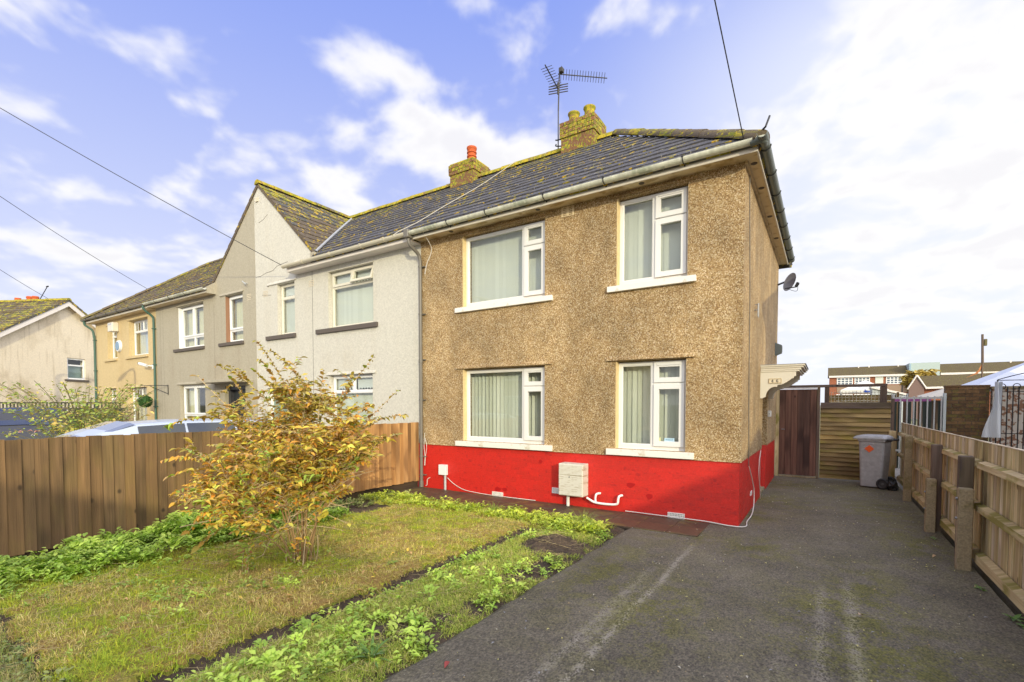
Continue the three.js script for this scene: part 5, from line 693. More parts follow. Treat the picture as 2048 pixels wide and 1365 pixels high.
// ---------------------------------------------------------------- cars and things behind the left fence
function car(name, label, at, turn, paint, o) {       // local +x is the front; shell lofted from stations along the body
  const c = thing(name, label, 'car', at); c.rotation.y = turn;
  const pm = new THREE.MeshPhysicalMaterial({ color: paint, roughness: .5, metalness: 0, clearcoat: o.coat ?? .6, clearcoatRoughness: .15, specularIntensity: .5 }), gm = new THREE.MeshPhysicalMaterial({ color: rgb(.02, .025, .03), roughness: .05, clearcoat: 1, clearcoatRoughness: .03 });
  const L = o.L, st = o.st;                            // [x, sill y, belt y, roof y, half width low, belt half width, roof half width]
  const secs = st.map((s) => { const [x, s0, b, r, w0, w1, w2] = s; return [[x, s0, 0], [x, s0, w0 * .9], [x, s0 + .12, w0], [x, (s0 + b) / 2 + .05, w0 + .015], [x, b, w1], [x, mix(b, r, .5), mix(w1, w2, .5) + .02], [x, r - .05 * (r - b), w2], [x, r, w2 * .72], [x, r + .015, 0]]; });
  const n = secs[0].length, P = [], ix = []; for (const s of secs) for (const q of s) P.push(...q);
  for (let k = 0; k + 1 < secs.length; k++) for (let i = 0; i + 1 < n; i++) { const a = k * n + i, b = a + n; ix.push(a, a + 1, b + 1, a, b + 1, b); }
  const half = new THREE.BufferGeometry(); half.setAttribute('position', new THREE.BufferAttribute(new Float32Array(P), 3)); half.setIndex(ix); half.computeVertexNormals();
  const mirror = (g) => { const m = g.clone(); m.scale(1, 1, -1); const q = m.index; if (q) { const a = q.array; for (let i = 0; i < a.length; i += 3) { const t = a[i]; a[i] = a[i + 1]; a[i + 1] = t; } } m.computeVertexNormals(); return m; };
  const caps = []; for (const e of [0, secs.length - 1]) { const s = secs[e]; const full = [...s, ...s.slice(1, -1).reverse().map((q) => [q[0], q[1], -q[2]])]; caps.push(tri(full, [full.map((_, i) => i)])); }
  mesh('body', [half, mirror(half), ...caps], pm, c);
  const patch = (k0, k1, i0, i1, off, nm, m, inset = .06) => { for (const s of [1, -1]) { const q = (k, i) => { const a = secs[k][i]; return V(a[0], a[1], a[2] * s); }; const c4 = [q(k0, i0), q(k1, i0), q(k1, i1), q(k0, i1)], mid = c4.reduce((t, v) => t.add(v.clone().multiplyScalar(.25)), V(0, 0, 0)), nrm = c4[1].clone().sub(c4[0]).cross(c4[3].clone().sub(c4[0])).normalize(); if (nrm.dot(V(0, .3, s)) < 0 && i0 >= 4 && Math.abs(nrm.x) < .9) nrm.negate(); if (nrm.y < -.2) nrm.negate(); const v4 = c4.map((v) => v.lerp(mid, inset).addScaledVector(nrm, off).toArray()); mesh(nm, tri([...v4, ...v4.map((v) => [v[0] - nrm.x * .01, v[1] - nrm.y * .01, v[2] - nrm.z * .01])], [[0, 1, 2, 3], [7, 6, 5, 4], [0, 4, 5, 1], [1, 5, 6, 2], [2, 6, 7, 3], [3, 7, 4, 0]]), m, c); } };
  for (const [k0, k1] of o.side) patch(k0, k1, 4, 6, .016, 'side_window', gm, .05);
  for (const [k0, k1, nm] of o.ends) { const a = secs[k0], b = secs[k1], off = .02; const row = (s, i) => [s[i][0], s[i][1] + off, s[i][2] * .96]; const pts = [row(a, 6), row(a, 7), [a[8][0], a[8][1] + off, 0]], qts = [row(b, 6), row(b, 7), [b[8][0], b[8][1] + off, 0]]; const full = (p) => [...p, [p[1][0], p[1][1], -p[1][2]], [p[0][0], p[0][1], -p[0][2]]]; const A2 = full(pts), B2 = full(qts), F = []; for (let i = 0; i < 4; i++) F.push([i, i + 1, i + 6, i + 5]); mesh(nm, tri([...A2, ...B2], F), o.screen ?? gm, c); }
  for (const x of o.wheels) for (const s of [1, -1]) { const w = part('wheel', c); mesh('tyre', clean(new THREE.TorusGeometry(.24, .085, 10, 24)).translate(x, .32, s * (o.track - .03)), M.black, w); mesh('rim', clean(new THREE.CylinderGeometry(.2, .2, .13, 20)).rotateX(Math.PI / 2).translate(x, .32, s * (o.track - .01)), M.galv, w); }
  for (const s of [1, -1]) { mesh('headlight', rbx(L[1] - .12, L[1] - .01, .6, .74, s > 0 ? .42 : -.72, s > 0 ? .72 : -.42, .02), plastic(.6, .62, .65, .1), c); mesh('tail_light', rbx(L[0] + .0, L[0] + .08, .7, .95, s > 0 ? .5 : -.74, s > 0 ? .74 : -.5, .02), plastic(.35, .01, .01, .2), c); mesh('door_mirror', rbx(o.mir - .06, o.mir + .08, .95, 1.07, s > 0 ? .84 : -1.0, s > 0 ? 1.0 : -.84, .03), pm, c); }
  return c;
}
car('silver_hatchback', 'silver blue hatchback parked close behind the board fence', [-7.45, 0, 3.9], -Math.PI / 2, rgb(.50, .56, .66), { L: [-2, 2.15], mir: .75, track: .8, wheels: [-1.28, 1.3], side: [[2, 3], [3, 4], [4, 5]], ends: [[5, 7, 'windscreen'], [0, 2, 'rear_window']], screen: new THREE.MeshPhysicalMaterial({ color: rgb(.16, .18, .2), roughness: .12, clearcoat: 1 }),
  st: [[-2, .3, .9, 1.0, .76, .74, .6], [-1.85, .28, .93, 1.2, .8, .78, .6], [-1.4, .26, .95, 1.39, .82, .8, .6], [-.7, .25, .94, 1.425, .83, .81, .62], [0, .25, .93, 1.43, .83, .81, .62], [.6, .25, .92, 1.40, .83, .81, .62], [.95, .25, .92, 1.30, .83, .8, .62], [1.55, .26, .9, 1.06, .82, .78, .62], [1.85, .28, .82, .95, .78, .74, .55], [2.15, .32, .65, .75, .7, .66, .5]] });
car('dark_estate_car', 'dark grey car at the left edge, parked before the far left house', [-17.2, 0, 3.2], -.35, rgb(.07, .07, .07), { coat: .12, L: [-2.1, 2.3], mir: .7, track: .85, wheels: [-1.3, 1.4], side: [[1, 3], [3, 4], [4, 5]], ends: [[5, 7, 'windscreen'], [0, 1, 'rear_window']],
  st: [[-2.1, .32, 1.0, 1.15, .8, .78, .64], [-1.95, .3, 1.05, 1.5, .85, .83, .66], [-1.3, .28, 1.05, 1.58, .88, .86, .67], [-.7, .27, 1.04, 1.6, .88, .86, .68], [0, .27, 1.03, 1.6, .88, .86, .68], [.55, .27, 1.02, 1.56, .88, .86, .68], [.9, .27, 1.02, 1.45, .88, .86, .68], [1.5, .28, 1.0, 1.14, .88, .84, .68], [2.0, .3, .9, 1.02, .82, .78, .6], [2.3, .34, .7, .8, .74, .7, .55]] });
{ const f = thing('trellis_fence', 'dark green fence with a small trellis top below the far left gable', 'fence', [-21.8, 0, 1.75]); f.rotation.y = .58;
  const dm = std({ color: rgb(.05, .055, .035), roughness: .9 }); for (let i = 0; i < 34; i++) mesh('board', bx(-2.6 + i * .15, -2.6 + i * .15 + .145, .05, 1.5, -.01, .01), dm, f); const t = []; for (let i = 0; i < 40; i++) t.push(bx(-2.6 + i * .128, -2.6 + i * .128 + .045, 1.56, 1.72, -.01, .01)); mesh('trellis', t, dm, f); mesh('top_rail', [bx(-2.65, 2.55, 1.72, 1.77, -.03, .03), bx(-2.65, 2.55, 1.5, 1.56, -.03, .03)], dm, f); }

// ---------------------------------------------------------------- beyond the drive on the right
{
  const r = thing('railing_fence', 'grey metal railing with dark green slats beyond the drive fence', 'railing', [2.24, 0, -7]);
  const gs = std({ color: rgb(.045, .06, .05), roughness: .7 }), bs = std({ color: rgb(.16, .10, .06), roughness: .85 });
  mesh('rail', [bx(0, .88, 1.80, 1.84, -.02, .02), bx(0, .88, .6, .64, -.02, .02)], M.galv, r); for (let i = 0; i < 8; i++) mesh('railing_bar', bx(.02 + i * .118, .045 + i * .118, .2, 1.86, -.018, .018), M.galv, r); for (let i = 0; i < 10; i++) mesh('slat', bx(.03 + i * .088, .03 + i * .088 + .062, .2, 1.74, -.11, -.09), i % 3 === 2 || i === 8 ? bs : gs, r); mesh('corner_post', rbx(.885, .935, 0, 1.92, -.06, .04, .005), std({ color: rgb(.55, .62, .62), roughness: .6 }), r); mesh('banner', bx(.05, .7, 1.745, 1.80, -.13, -.125), std({ color: rgb(.42, .12, .34), roughness: .7 }), r);
  const w = thing('brick_wall', 'square end of a dark brown brick wall between the railing and the iron gate', 'wall', [3.2, 0, -7.25]), B = [[112, 86, 58], [98, 76, 52], [126, 98, 66]].map((c, i) => std({ map: tex(256, 256, (u, v) => { const k = .8 + .4 * fb(u, v, 14, 14, 4, i); return lerp3(c.map((x) => x * k), [110, 104, 52], .7 * smooth(.55, .75, fb(u, v, 6, 6, 3, i + 2))); }, [.5, .5]), roughness: .95 }));
  mesh('mortar', bx(.005, .715, 0, 2.06, -.2, -.008), std({ color: rgb(.13, .11, .085), roughness: 1 }), w); for (let k = 8; k < 27; k++) { let x = k % 2 ? -.11 : 0; while (x < .715) { const a = Math.max(0, x), b = Math.min(.72, x + .215); if (b - a > .04) mesh('brick', uvm(bx(a, b, k * .077, k * .077 + .067, -.205, rr(-.003, .003)), rnd(), rnd()), pick(B), w); x += .225; } } mesh('coping', uvm(rbx(-.01, .73, 2.061, 2.10, -.22, .01, .006)), B[0], w);
  const g = thing('iron_gate', 'black wrought iron gate with scroll rings before a white wall', 'gate', [3.96, 0, -6.9]), bars = [];
  for (let i = 0; i < 7; i++) mesh('gate_bar', cyl(.011, .011, 1.32, .07 + i * .085, .72, 0, 8), M.black, g); mesh('gate_rail', [bx(-.01, .7, 1.06, 1.075, -.01, .01), bx(-.01, .7, .72, .735, -.01, .01), bx(-.01, .7, 1.93, 1.945, -.01, .01), bx(-.01, .7, 2.17, 2.185, -.01, .01), bx(-.01, .01, .3, 2.19, -.012, .012)], M.black, g);
  for (let i = 0; i < 3; i++) mesh('scroll_ring', clean(new THREE.TorusGeometry(.055, .008, 6, 20)).translate(.07 + i * .22, 2.05, 0), M.black, g); for (let i = 0; i < 3; i++) mesh('scroll_ring', clean(new THREE.TorusGeometry(.05, .007, 6, 20)).translate(.1 + i * .2, .9, 0), std({ color: rgb(.3, .15, .1) }), g); mesh('gate_arch', tube([V(0, 2.19, 0), V(.2, 2.26, 0), V(.45, 2.33, 0), V(.7, 2.36, 0)], .01, 12, 6), M.black, g);
  const wl = thing('white_wall', 'flaking white painted wall behind the iron gate', 'wall', [3.94, 0, -7.2]); mesh('wall_face', uvm(bx(.02, 3, 0, 2.0, -.2, 0)), std({ map: tex(512, 512, (u, v) => lerp3([214, 208, 196], [150, 112, 88], smooth(.5, .64, fb(u, v, 26, 26, 4, 1))), [1.2, 1.2]), roughness: .95 }), wl); mesh('wall_top', uvm(rbx(.0, 3.02, 2.001, 2.06, -.22, .02)), M.concrete, wl);
  const sh = thing('white_sheet', 'torn white sheet hanging over the left edge of the iron gate', 'sheet', [3.9, 0, -6.84]), nu = 10, nv = 18, pg = clean(new THREE.PlaneGeometry(1, 1, nu, nv)), pp = pg.attributes.position;
  for (let i = 0; i < pp.count; i++) { const u = pp.getX(i) + .5, v = pp.getY(i) + .5, wdt = .10 + .06 * Math.sin(v * 5 + 1) + .05 * (1 - v); pp.setXYZ(i, mix(.03 - wdt * (1 - v * .8), .12, u), .98 + v * 1.17, .03 * Math.sin(u * 9 + v * 5)); } pg.computeVertexNormals(); mesh('cloth', pg, new THREE.MeshStandardMaterial({ color: rgb(.62, .66, .70), roughness: .8, side: THREE.DoubleSide }), sh);
  const ta = thing('gazebo_canopy', 'pale blue white gazebo canopy rising behind the brick wall', 'gazebo', [5.0, 0, -10]); mesh('canopy', tri([[-1.0, 2.12, 1], [2.2, 2.12, 1], [2.2, 2.12, -2], [-1.0, 2.12, -2], [.75, 3.0, -.5], [-1.0, 2.05, 1], [2.2, 2.05, 1], [2.2, 2.05, -2], [-1.0, 2.05, -2]], [[0, 1, 4], [1, 2, 4], [2, 3, 4], [3, 0, 4], [0, 5, 6, 1], [1, 6, 7, 2], [2, 7, 8, 3], [3, 8, 5, 0]]), std({ color: rgb(.66, .70, .78), roughness: .8 }), ta); for (const [x, z] of [[-.95, .95], [2.15, .95], [2.15, -1.95], [-.95, -1.95]]) mesh('leg', cyl(.02, .02, 2.1, x, 0, z), M.galv, ta);
  const tb = thing('white_gazebo', 'small white gazebo with a blue mark, seen above the panel fence', 'gazebo', [2.6, 0, -24.6]); mesh('canopy', tri([[-1.0, 2.45, 1], [1.0, 2.45, 1], [1.0, 2.45, -1], [-1.0, 2.45, -1], [.1, 2.98, 0], [-1.0, 2.28, 1], [1.0, 2.28, 1], [1.0, 2.28, -1], [-1.0, 2.28, -1]], [[0, 1, 4], [1, 2, 4], [2, 3, 4], [3, 0, 4], [0, 5, 6, 1], [1, 6, 7, 2], [2, 7, 8, 3], [3, 8, 5, 0]]), std({ color: rgb(.72, .70, .64), roughness: .85 }), tb); for (const [x, z] of [[-.95, .95], [.95, .95], [.95, -.95], [-.95, -.95]]) mesh('leg', cyl(.025, .025, 2.4, x, 0, z), M.galv, tb); mesh('blue_mark', [bx(-.02, .42, 2.30, 2.4, 1.002, 1.008), bx(.02, .06, 2.4, 2.45, 1.002, 1.008), bx(.25, .29, 2.4, 2.46, 1.002, 1.008)], std({ color: rgb(.04, .1, .45) }), tb);
  const sd = thing('white_shed', 'small pale shed with a sloping white roof edge behind the timber post', 'shed', [3.0, 0, -21.5]); mesh('wall', ext([[-.2, 0], [.95, 0], [.95, 2.15], [-.2, 2.45]], [], 1.5).translate(0, 0, -1.5), std({ color: rgb(.5, .53, .53), roughness: .9 }), sd); mesh('roof', ext([[-.25, 2.46], [1.05, 2.12], [1.05, 2.2], [-.25, 2.56]], [], 1.7).translate(0, 0, -1.6), M.fasciaW, sd);
  const le = thing('lean_to_roof', 'cream sloping roof sheet beyond the grey railing', 'roof', [3.6, 0, -11]); mesh('roof_sheet', tri([[-.3, 1.86, 0], [.45, 1.96, 0], [.45, 2.2, -1.2], [-.3, 1.94, -1.2], [-.3, 1.82, 0], [.45, 1.92, 0], [.45, 2.16, -1.2], [-.3, 1.9, -1.2]], [[0, 1, 2, 3], [7, 6, 5, 4], [0, 4, 5, 1], [1, 5, 6, 2]]), std({ color: rgb(.62, .56, .44), roughness: .8 }), le); mesh('support', bx(-.25, .4, 0, 1.8, -.6, -.5), M.darkWood[0], le);
  // school building in the distance
  const s = thing('school_building', 'long brick school building with mossy roof and rows of white windows on the skyline', 'school', [1.3, 0, -123]), bk = std({ map: tex(256, 256, (u, v) => { const k = .85 + .3 * fb(u, v, 20, 40, 3, 1); return [150 * k, 92 * k, 66 * k]; }, [3, 3]) }), bd = std({ color: rgb(.32, .22, .15) }), RX = 44;
  mesh('wall', uvm(bx(.3, 14, 0, 8.0, -10, 0)), bk, s); mesh('wall', uvm(bx(18.9, RX, 0, 8.0, -10, 0)), bk, s);
  const rf = part('roof', s); mesh('roof_slope', uvm(tri([[0, 8.1, .5], [RX, 8.1, .5], [RX, 10.3, -5], [0, 10.3, -5], [0, 8.1, -10.5], [RX, 8.1, -10.5]], [[0, 1, 2, 3], [3, 2, 5, 4], [0, 3, 4], [1, 5, 2]])), M.tileFar, rf); mesh('fascia', [bx(.2, 14.2, 7.75, 8.15, .3, .55), bx(19, RX, 7.75, 8.15, .3, .55)], M.fasciaW, rf); for (const x of [5.6, 7.5, 12.6, 30, 33, 35]) mesh('roof_vent', bx(x, x + .25, 9.95, 10.45, -4.6, -4.4), M.fasciaW, rf);
  mesh('end_wall', tri([[.3, 7.5, .01], [.3, 7.5, -10], [.3, 10.1, -5]], [[0, 1, 2]]), bd, s);
  const win = (x0, x1, y0, y1, n) => { const w = part('window', s); mesh('pane', bx(x0, x1, y0, y1, .0, .03), std({ color: rgb(.12, .15, .19), roughness: .15 }), w); const f = [bx(x0 - .1, x1 + .1, y1, y1 + .16, 0, .1), bx(x0 - .1, x1 + .1, y0 - .16, y0, 0, .1), bx(x0, x1, y1 - .5, y1 - .36, .031, .09), bx(x0, x1, y0 + .3, y0 + .42, .031, .09)]; for (let i = 0; i <= n; i++) { const x = mix(x0, x1, i / n); f.push(bx(x - .08, x + .08, y0, y1, .035, .1)); } mesh('frame', f, M.upvcW, w); };
  for (const y of [6.25, 2.6]) { win(1.75, 4.5, y, y + 1.3, 4); win(4.95, 7.5, y, y + 1.3, 4); win(10.4, 12.9, y, y + 1.3, 4); win(13.2, 13.95, y, y + 1.3, 2); win(20, 23, y, y + 1.3, 4); win(24, 27, y, y + 1.3, 4); }
  mesh('white_panel', bx(8.5, 9.85, 6.3, 7.8, .0, .08), std({ color: rgb(.66, .70, .64) }), s); mesh('spandrel', [bx(1.7, 7.6, 4.4, 5.9, .001, .06), bx(10.3, 13.99, 4.4, 5.9, .001, .06)], bd, s); mesh('downpipe', bx(12.98, 13.12, 0, 7.7, .03, .2), M.black, s);
  mesh('stair_tower', uvm(bx(14.05, 18.85, 0, 10.35, -6, .6)), std({ color: rgb(.42, .50, .47), roughness: .7 }), s); mesh('tower_edge', bx(14.0, 14.3, 0, 10.2, .601, .9), std({ color: rgb(.30, .42, .50) }), s);
  const l = thing('brick_hall', 'low brick hall with mossy gabled roof and white verge in front of the school', 'hall', [9.5, 0, -70]); 
  mesh('gable_wall', uvm(ext([[0, 0], [1.45, 0], [1.45, 3.75], [.72, 5.1], [0, 3.65]], [], .3)), std({ color: rgb(.20, .13, .11) }), l); mesh('side_wall', uvm(bx(1.46, 22, 0, 3.8, -.8, -.3)), bk, l);
  mesh('roof', uvm(tri([[1.5, 3.85, .4], [24, 4.3, .4], [24, 6.0, -3.5], [.75, 5.3, -3], [1.5, 3.78, .4], [24, 4.2, .4], [.72, 5.2, .4]], [[0, 1, 2, 3], [0, 3, 6], [4, 5, 1, 0]])), M.tileFar, l); mesh('bargeboard', [rod(V(-.15, 3.6, .42), V(.72, 5.3, .42), .09, .09, 4), rod(V(.72, 5.3, .42), V(1.6, 3.75, .42), .09, .09, 4)], M.fasciaW, l); mesh('fascia', tri([[1.55, 3.62, .45], [24, 4.05, .45], [24, 4.3, .45], [1.55, 3.86, .45]], [[0, 1, 2, 3]]), M.fasciaW, l);
  const fp = thing('flag_pole', 'dark pole with a ragged orange strip of cloth on the skyline', 'pole', [6.35, 0, -20.3]); mesh('pole', [rod(V(0, 0, 0), V(0, 3.4, 0), .035, .03), rod(V(0, 3.4, 0), V(-.03, 4.58, 0), .045, .04)], M.darkWood[0], fp); mesh('lamp', rbx(.02, .12, 4.1, 4.38, -.05, .05, .02), plastic(.12, .1, .03), fp); mesh('cloth_strip', tri([[-.01, 3.4, 0], [-.12, 3.12, .05], [-.22, 2.98, .02], [-.5, 2.8, 0], [-.14, 2.96, .0], [-.02, 3.15, -.03]], [[0, 1, 5], [1, 2, 4, 5], [2, 3, 4]]), new THREE.MeshStandardMaterial({ color: rgb(.5, .2, .08), side: THREE.DoubleSide, roughness: .9 }), fp);
}

// ---------------------------------------------------------------- plants
const leafMat = (r, g, b) => new THREE.MeshPhysicalMaterial({ color: rgb(r, g, b), roughness: .75, transmission: .3, thickness: 0, side: THREE.DoubleSide });
function leafGeo(L, W, bend, fold, n = 4) {           // along +x from the origin, folded about its midrib and drooping
  const P = [], ix = []; for (let i = 0; i <= n; i++) { const t = i / n, w = W * Math.sin(Math.PI * Math.pow(t, .8)) * (t < 1 ? 1 : 0) * .5 + (i === 0 ? .002 : 0), x = L * (t - bend * .25 * t * t), y = -bend * L * t * t * .6; P.push(x, y + fold * w, w, x, y, 0, x, y + fold * w, -w); }
  for (let i = 0; i < n; i++) { const a = i * 3, b = a + 3; ix.push(a, a + 1, b + 1, a, b + 1, b, a + 1, a + 2, b + 2, a + 1, b + 2, b + 1); }
  const g = new THREE.BufferGeometry(); g.setAttribute('position', new THREE.BufferAttribute(new Float32Array(P), 3)); g.setIndex(ix); g.computeVertexNormals(); g.setAttribute('uv', new THREE.BufferAttribute(new Float32Array(P.length / 3 * 2), 2)); return g;
}
const DUMMY = new THREE.Object3D();
function orient(o, p, dir, roll, s) { const x = dir.clone().normalize(), up = Math.abs(x.y) > .95 ? V(1, 0, 0) : V(0, 1, 0), z = x.clone().cross(up).normalize(), y = z.clone().cross(x); o.quaternion.setFromRotationMatrix(new THREE.Matrix4().makeBasis(x, y, z)).multiply(new THREE.Quaternion().setFromAxisAngle(V(1, 0, 0), roll)); o.position.copy(p); o.scale.setScalar(s); }
function instanced(name, geo, mat, items, parent) { const m = new THREE.InstancedMesh(geo, mat, items.length); items.forEach((it, i) => { orient(DUMMY, it.p, it.d, it.r, it.s); DUMMY.updateMatrix(); m.setMatrixAt(i, DUMMY.matrix); m.setColorAt(i, it.c); }); m.castShadow = m.receiveShadow = true; m.name = name; m.userData.kind = 'stuff'; if (parent) parent.add(m); return m; }
{ // the autumn shrub on the lawn
  const b = thing('shrub', 'loose autumn shrub with yellow and orange leaves and bare twigs on the lawn', 'shrub', [-3.56, .02, 4.24]);
  const E1 = V(.837, 0, -.547), E2 = V(.547, 0, .837), L = (a, c, y) => V(0, y, 0).addScaledVector(E1, a).addScaledVector(E2, c);
  const twigG = [], stemG = [], leaves = [];
  const bark = std({ map: tex(256, 256, (u, v) => { const k = .8 + .4 * fb(u, v, 16, 4, 3, 1); return [156 * k, 128 * k, 88 * k]; }, [.1, .4]), roughness: .95 }), twigM = std({ color: rgb(.52, .40, .24), roughness: .95 });
  const curve = (p0, p1, arch, wob) => { const m = p0.clone().lerp(p1, .5).add(V(rr(-wob, wob), arch + rr(-wob, wob), rr(-wob, wob))); return new THREE.QuadraticBezierCurve3(p0, m, p1); };
  const taperTube = (cv, r0, r1, n, list) => { let a = cv.getPoint(0); for (let i = 0; i < n; i++) { const q = cv.getPoint((i + 1) / n); list.push(rod(a, q, mix(r0, r1, i / n), mix(r0, r1, (i + 1) / n), 6)); a = q; } };
  const pal = { olive: [[.52, .42, .06], [.42, .37, .05], [.60, .46, .06], [.52, .32, .05]], gold: [[.82, .62, .07], [.74, .54, .06], [.84, .40, .05], [.84, .46, .05], [.70, .60, .08], [.66, .42, .06], [.76, .70, .10]], green: [[.46, .58, .06], [.38, .52, .06]], brown: [[.46, .26, .09], [.38, .19, .06], [.55, .34, .12]] };
  const kinds = [leafGeo(.080, .035, .5, .55), leafGeo(.068, .031, .9, .75), leafGeo(.088, .04, .25, .4)];
  function leafy(cv, n0, col, sz = 1, t0 = .1, opp = true) { const n = Math.max(2, Math.round(n0)); for (let i = 0; i < n; i++) { const t = t0 + (1 - t0) * i / (n - 1), p = cv.getPoint(t), tg = cv.getTangent(t), side = tg.clone().cross(V(0, 1, 0)).normalize(); for (const s of opp ? [1, -1] : [i % 2 ? 1 : -1]) { if (rnd() < .1) continue; const d = side.clone().multiplyScalar(s * rr(.7, 1)).addScaledVector(tg, rr(.3, .7)).add(V(0, rr(-.25, .35), 0)); const q = rnd(), pl = pal[q < .62 ? col : q < .78 ? 'olive' : q < .88 ? 'gold' : q < .94 ? 'green' : 'brown'], c = pick(pl), k = rr(.75, 1.2); leaves.push({ p, d, r: rr(-.7, .7), s: sz * rr(.5, 1.25), c: rgb(c[0] * k, c[1] * k, c[2] * k), k: Math.floor(rnd() * 3) }); } } }
  const stems = []; const add = (a0, a1, c1, y1, r, y0 = 0, c0 = 0) => { r *= .8; a0 *= .8; const cv = new THREE.CubicBezierCurve3(L(a0, c0 + rr(-.06, .06), y0), L(mix(a0, a1, .12) + rr(-.03, .03), mix(c0, c1, .15), y1 * .35), L(mix(a0, a1, .6) + rr(-.06, .06), c1 * .65, y1 * .72), L(a1, c1, y1)); stems.push([cv, r]); taperTube(cv, r, r * .38, 12, stemG); };
  add(.1, .52, .12, 1.45, .021); add(.02, .05, .1, 1.75, .016); add(-.02, -.18, -.2, 1.8, .016); add(.0, .2, -.28, 1.75, .015); add(-.06, -.5, .1, 1.6, .017); add(-.08, -.7, -.2, 1.45, .015); add(.05, .35, .42, 1.3, .014); add(-.1, -.85, .2, 1.1, .014); add(.0, -.05, .5, 1.15, .013); add(-.1, -.75, .45, .8, .012); add(.06, .7, .25, 1.2, .013); add(-.05, -.3, -.5, 1.5, .013);
  for (let i = 0; i < 10; i++) { const a = rr(-.14, .14), cv = curve(L(a, rr(-.12, .12), 0), L(a * 1.6, rr(-.2, .2), rr(.15, .45)), .02, .03); taperTube(cv, .008, .004, 4, twigG); }
  const shoot = (p0, p1, arch, col, n, sz = 1, r = .004) => { const cv = curve(p0, p1, arch, .02); taperTube(cv, r, r * .4, 7, twigG); leafy(cv, n, col, sz); return cv; };
  for (let i = 0; i < 420; i++) {
    const [cv] = pick(stems), t = rr(.42, 1), p0 = cv.getPoint(t), tg = cv.getTangent(t), len = rr(.18, .42) * (.7 + .4 * t), az = rr(0, 6.283), d = V(Math.cos(az), rr(-.2, .75), Math.sin(az)).addScaledVector(tg, .5).normalize(), p1 = p0.clone().addScaledVector(d, len); 
    const la = p1.dot(E1); if (p1.y > 1.92 - .25 * Math.abs(la) || Math.abs(la) > 1.12) continue;
    const mid = p1.y < 1.25 && p1.y > .55; const col = p1.y > 1.5 ? (rnd() < .65 ? 'olive' : 'gold') : rnd() < .8 ? 'gold' : rnd() < .6 ? 'olive' : 'green';
    const c2 = shoot(p0, p1, rr(.0, .08), col, len / .034);
    for (let k = 0; k < 2; k++) { const q0 = c2.getPoint(rr(.3, .9)), q1 = q0.clone().add(V(rr(-.14, .14), rr(-.06, .12), rr(-.14, .14))); shoot(q0, q1, .02, col, 4, .85, .0025); }
  }
  for (let i = 0; i < 210; i++) { const [cv] = pick(stems), p0 = cv.getPoint(rr(.25, .9)), p1 = p0.clone().add(V(rr(-.3, .3), rr(-.12, .22), rr(-.3, .3))); const c2 = curve(p0, p1, rr(-.03, .05), .03); taperTube(c2, .004, .0016, 5, twigG); if (rnd() < .35) leafy(c2, 3, 'gold', .8); for (let k = 0; k < 2; k++) { const q0 = c2.getPoint(rr(.4, .9)); twigG.push(rod(q0, q0.clone().add(V(rr(-.1, .1), rr(-.05, .1), rr(-.1, .1))), .0022, .001, 4)); } }
  // the long sprays that stand out of the crown
  for (const s of [[[-.02, 0, 1.62], [-.36, .1, 2.27], .12, 'olive', 19], [[.2, 0, 1.62], [-.22, .1, 2.18], .16, 'olive', 20], [[-.05, .1, 1.55], [-.3, .15, 2.08], .12, 'olive', 17], [[.35, -.1, 1.5], [.52, -.1, 1.95], .0, 'olive', 12], [[-.45, 0, 1.5], [-.62, .1, 1.9], .05, 'olive', 12], [[.7, .1, 1.1], [1.05, .15, 1.35], .1, 'olive', 13], [[-.2, -.1, 1.6], [-.5, -.1, 2.0], .08, 'olive', 13], [[.12, -.05, 1.6], [-.1, -.1, 2.0], .1, 'olive', 12], [[.3, 0, 1.6], [.76, .0, 2.12], -.05, 'olive', 17], [[.22, .05, 1.5], [.3, .1, 1.98], .03, 'olive', 11], [[.62, .05, 1.35], [1.1, .0, 1.53], .14, 'olive', 13], [[.6, 0, 1.4], [.98, -.1, 1.78], -.02, 'olive', 11], [[-.6, .05, 1.45], [-1.28, .1, 1.43], .16, 'olive', 20], [[-.6, 0, 1.5], [-1.02, .0, 1.93], .02, 'olive', 12], [[-.3, 0, 1.65], [-.78, .05, 2.04], .1, 'olive', 15], [[-.7, .1, .95], [-1.24, .1, .92], .14, 'gold', 16], [[-.7, .1, .8], [-1.15, .2, .68], .1, 'gold', 13], [[-.6, .2, .7], [-.95, .3, .42], .1, 'gold', 11], [[-.4, .2, .5], [-.85, .3, .28], .1, 'olive', 12], [[.5, 0, 1.2], [.95, .1, 1.28], .05, 'gold', 12], [[-.85, .1, 1.1], [-1.2, .1, 1.2], .08, 'olive', 11]]) { const cv = shoot(L(...s[0]), L(...s[1]), s[2], s[3], s[4], 1.12, .006); for (let k = 0; k < 3; k++) { const q0 = cv.getPoint(rr(.1, .6)); shoot(q0, q0.clone().add(V(rr(-.16, .16), rr(.0, .14), rr(-.16, .16))), .02, s[3], 5, .9, .003); } }
  // bare stick, low suckers, rounder yellow leaves of the stem at the right
  taperTube(curve(L(-.35, .25, .55), L(-1.0, .35, .47), .04, .02), .008, .004, 8, twigG); taperTube(curve(L(.33, .12, .62), L(.62, .15, .9), .0, .02), .008, .003, 6, twigG); taperTube(curve(L(.34, .12, .66), L(.55, .2, .63), .0, .02), .007, .003, 6, twigG);
  for (let i = 0; i < 5; i++) { const p = L(-.38 + rr(-.12, .12), .35 + rr(-.1, .1), .0), cv = shoot(p, p.clone().add(V(rr(-.06, .06), rr(.18, .36), rr(-.06, .06))), .02, 'green', 8, 1, .003); }
